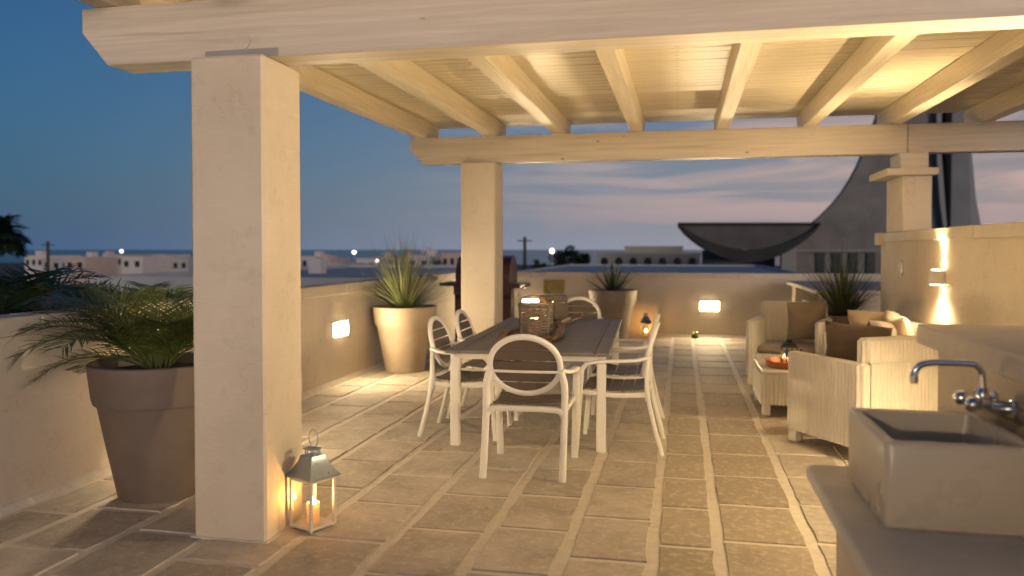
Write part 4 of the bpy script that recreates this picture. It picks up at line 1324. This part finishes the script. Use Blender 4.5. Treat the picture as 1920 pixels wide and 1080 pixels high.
street_lamp("lit street lamp rising above the houses left of the near pillar", 228, 471, 120, .24, "e_street")
street_lamp("lit street lamp standing tallest between the pillars, left of the tall grass", 664, 473, 95, .21, "e_street")
street_lamp("lit street lamp low behind the left parapet beside the tall grass", 666, 520, 60, .11, "e_street2")
street_lamp("orange street light among the houses just right of the near pillar", 592, 497, 130, .24, "e_street3")
street_lamp("small lit street lamp among houses right of the near pillar", 632, 506, 110, .19, "e_street")
street_lamp("small pale street lamp seen through the tall grass blades", 707, 489, 120, .19, "e_street")
street_lamp("round white street lamp right of the grill beside the dark trees", 1035, 470.5, 80, .22, "e_street2")


def utility_pole(label, px, py, Y, r):
    z = height(px, py, Y); t = thing("utility_pole", label, "pole", (dirx(px, Y), Y, -6.5)); h = z + 6.5
    MB().lathe([(r, 0), (r * .7, h)], 10).obj("post", "bark", t, smooth=40)
    MB().box(-.9, .9, -.07, .07, h - .55, h - .42).obj("crossarm", "bark", t)


utility_pole("dark wooden pole rising above the houses at far left", 90, 452, 85, .24)
utility_pole("thin dark wooden pole on the skyline right of the far pillar", 984, 444, 95, .26)


def tree(label, px, ptop, Y, rw, rh, n=2600, seed=1, name="tree", group=None):
    random.seed(seed); zt = height(px, ptop, Y); base = -6.5
    t = thing(name, label, "tree", (dirx(px, Y), Y, base), 0, group); H = zt - base; cz = H - rh
    MB().tube([(0, 0, 0), (.1, .05, cz * .5), (0, .1, cz + rh * .3)], .22, 8, taper=[1.2, .9, .35]).obj("trunk", "bark", t, smooth=50)
    for k in range(5):
        a = U(0, 6.28); MB().tube([(0, .05, cz * .8), (rw * .3 * math.cos(a), rw * .3 * math.sin(a), cz), (rw * .6 * math.cos(a), rw * .6 * math.sin(a), cz + rh * U(0, .4))], .09, 6, taper=[1, .7, .3]).obj("limb", "bark", t, smooth=50)
    m = MB(); cl = []
    for k in range(16):
        a, e, q = U(0, 6.28), U(-.9, 1.2), U(.35, .85); cl.append((rw * q * math.cos(a) * math.cos(e), rw * q * math.sin(a) * math.cos(e), cz + rh * q * math.sin(e), U(.22, .42)))
    for k in range(n):
        c = random.choice(cl); d = Vector((random.gauss(0, 1), random.gauss(0, 1), random.gauss(0, 1))).normalized() * (c[3] * U(.5, 1.05))
        p = Vector((c[0] + d.x * rw, c[1] + d.y * rw, c[2] + d.z * rh)); s = U(.10, .22) * (rw / 2.2)
        u = Vector((U(-1, 1), U(-1, 1), U(-1, 1))).normalized(); w = u.cross(Vector((U(-1, 1), U(-1, 1), U(-1, 1)))).normalized()
        m.add([p - u * s, p + w * s * .6, p + u * s, p - w * s * .6], [(0, 1, 2, 3)])
    m.obj("crown", "tree_leaf", t)


tree("dark bushy tree beside the round street lamp, taller left part of the clump", 1060, 463, 100, 1.9, 1.7, seed=31, group="dark trees behind the far parapet")
tree("dark bushy tree at the right of the clump left of the arched building", 1092, 472, 104, 1.8, 1.4, seed=32, group="dark trees behind the far parapet")
tree("small dark bush left of the round street lamp", 1012, 485, 92, 1.1, .9, 1400, seed=33, group="dark trees behind the far parapet")
tree("low dark bush over the far parapet right of the agave", 1204, 495, 70, 1.5, .65, 1600, seed=34, group="dark trees behind the far parapet")
tree("dark green tree between houses left of the far pillar", 822, 486, 120, 1.3, .9, 1200, seed=35)


def palm_tree(label, x, y, ztop, ln, nf, seed, mat="palm_dark", leaflets=30, ll=.5, lw=.02):
    random.seed(seed); t = thing("palm_tree", label, "palm tree", (x, y, -6.5)); h = ztop + 6.5
    MB().tube([(0, 0, 0), (.1, 0, h * .4), (.05, .05, h * .8), (0, 0, h)], .19, 10, taper=[1.25, 1, .9, 1.05]).obj("trunk", "bark", t, smooth=50)
    for i in range(nf):
        az = i * 2.39996 + U(-.2, .2); el = R(U(15, 82)); frond("frond", t, mat, (.08 * math.cos(az), .08 * math.sin(az), h), az, el, ln * U(.8, 1.1), U(1.2, 1.9), leaflets, ll, lw)


palm_tree("tall dark palm tree at the far left edge of the view", dirx(-22, 30), 30, 1.75, 1.75, 60, 41, ll=.6, lw=.045)
palm_tree("dark palm crown just over the left parapet at the picture's left edge", -5.2, 5.3, .76, .92, 22, 42, ll=.34, lw=.011)
palm_tree("green palm crown just over the left parapet behind the potted palm", -5.0, 6.5, .66, .85, 22, 43, "palm", ll=.30, lw=.010)
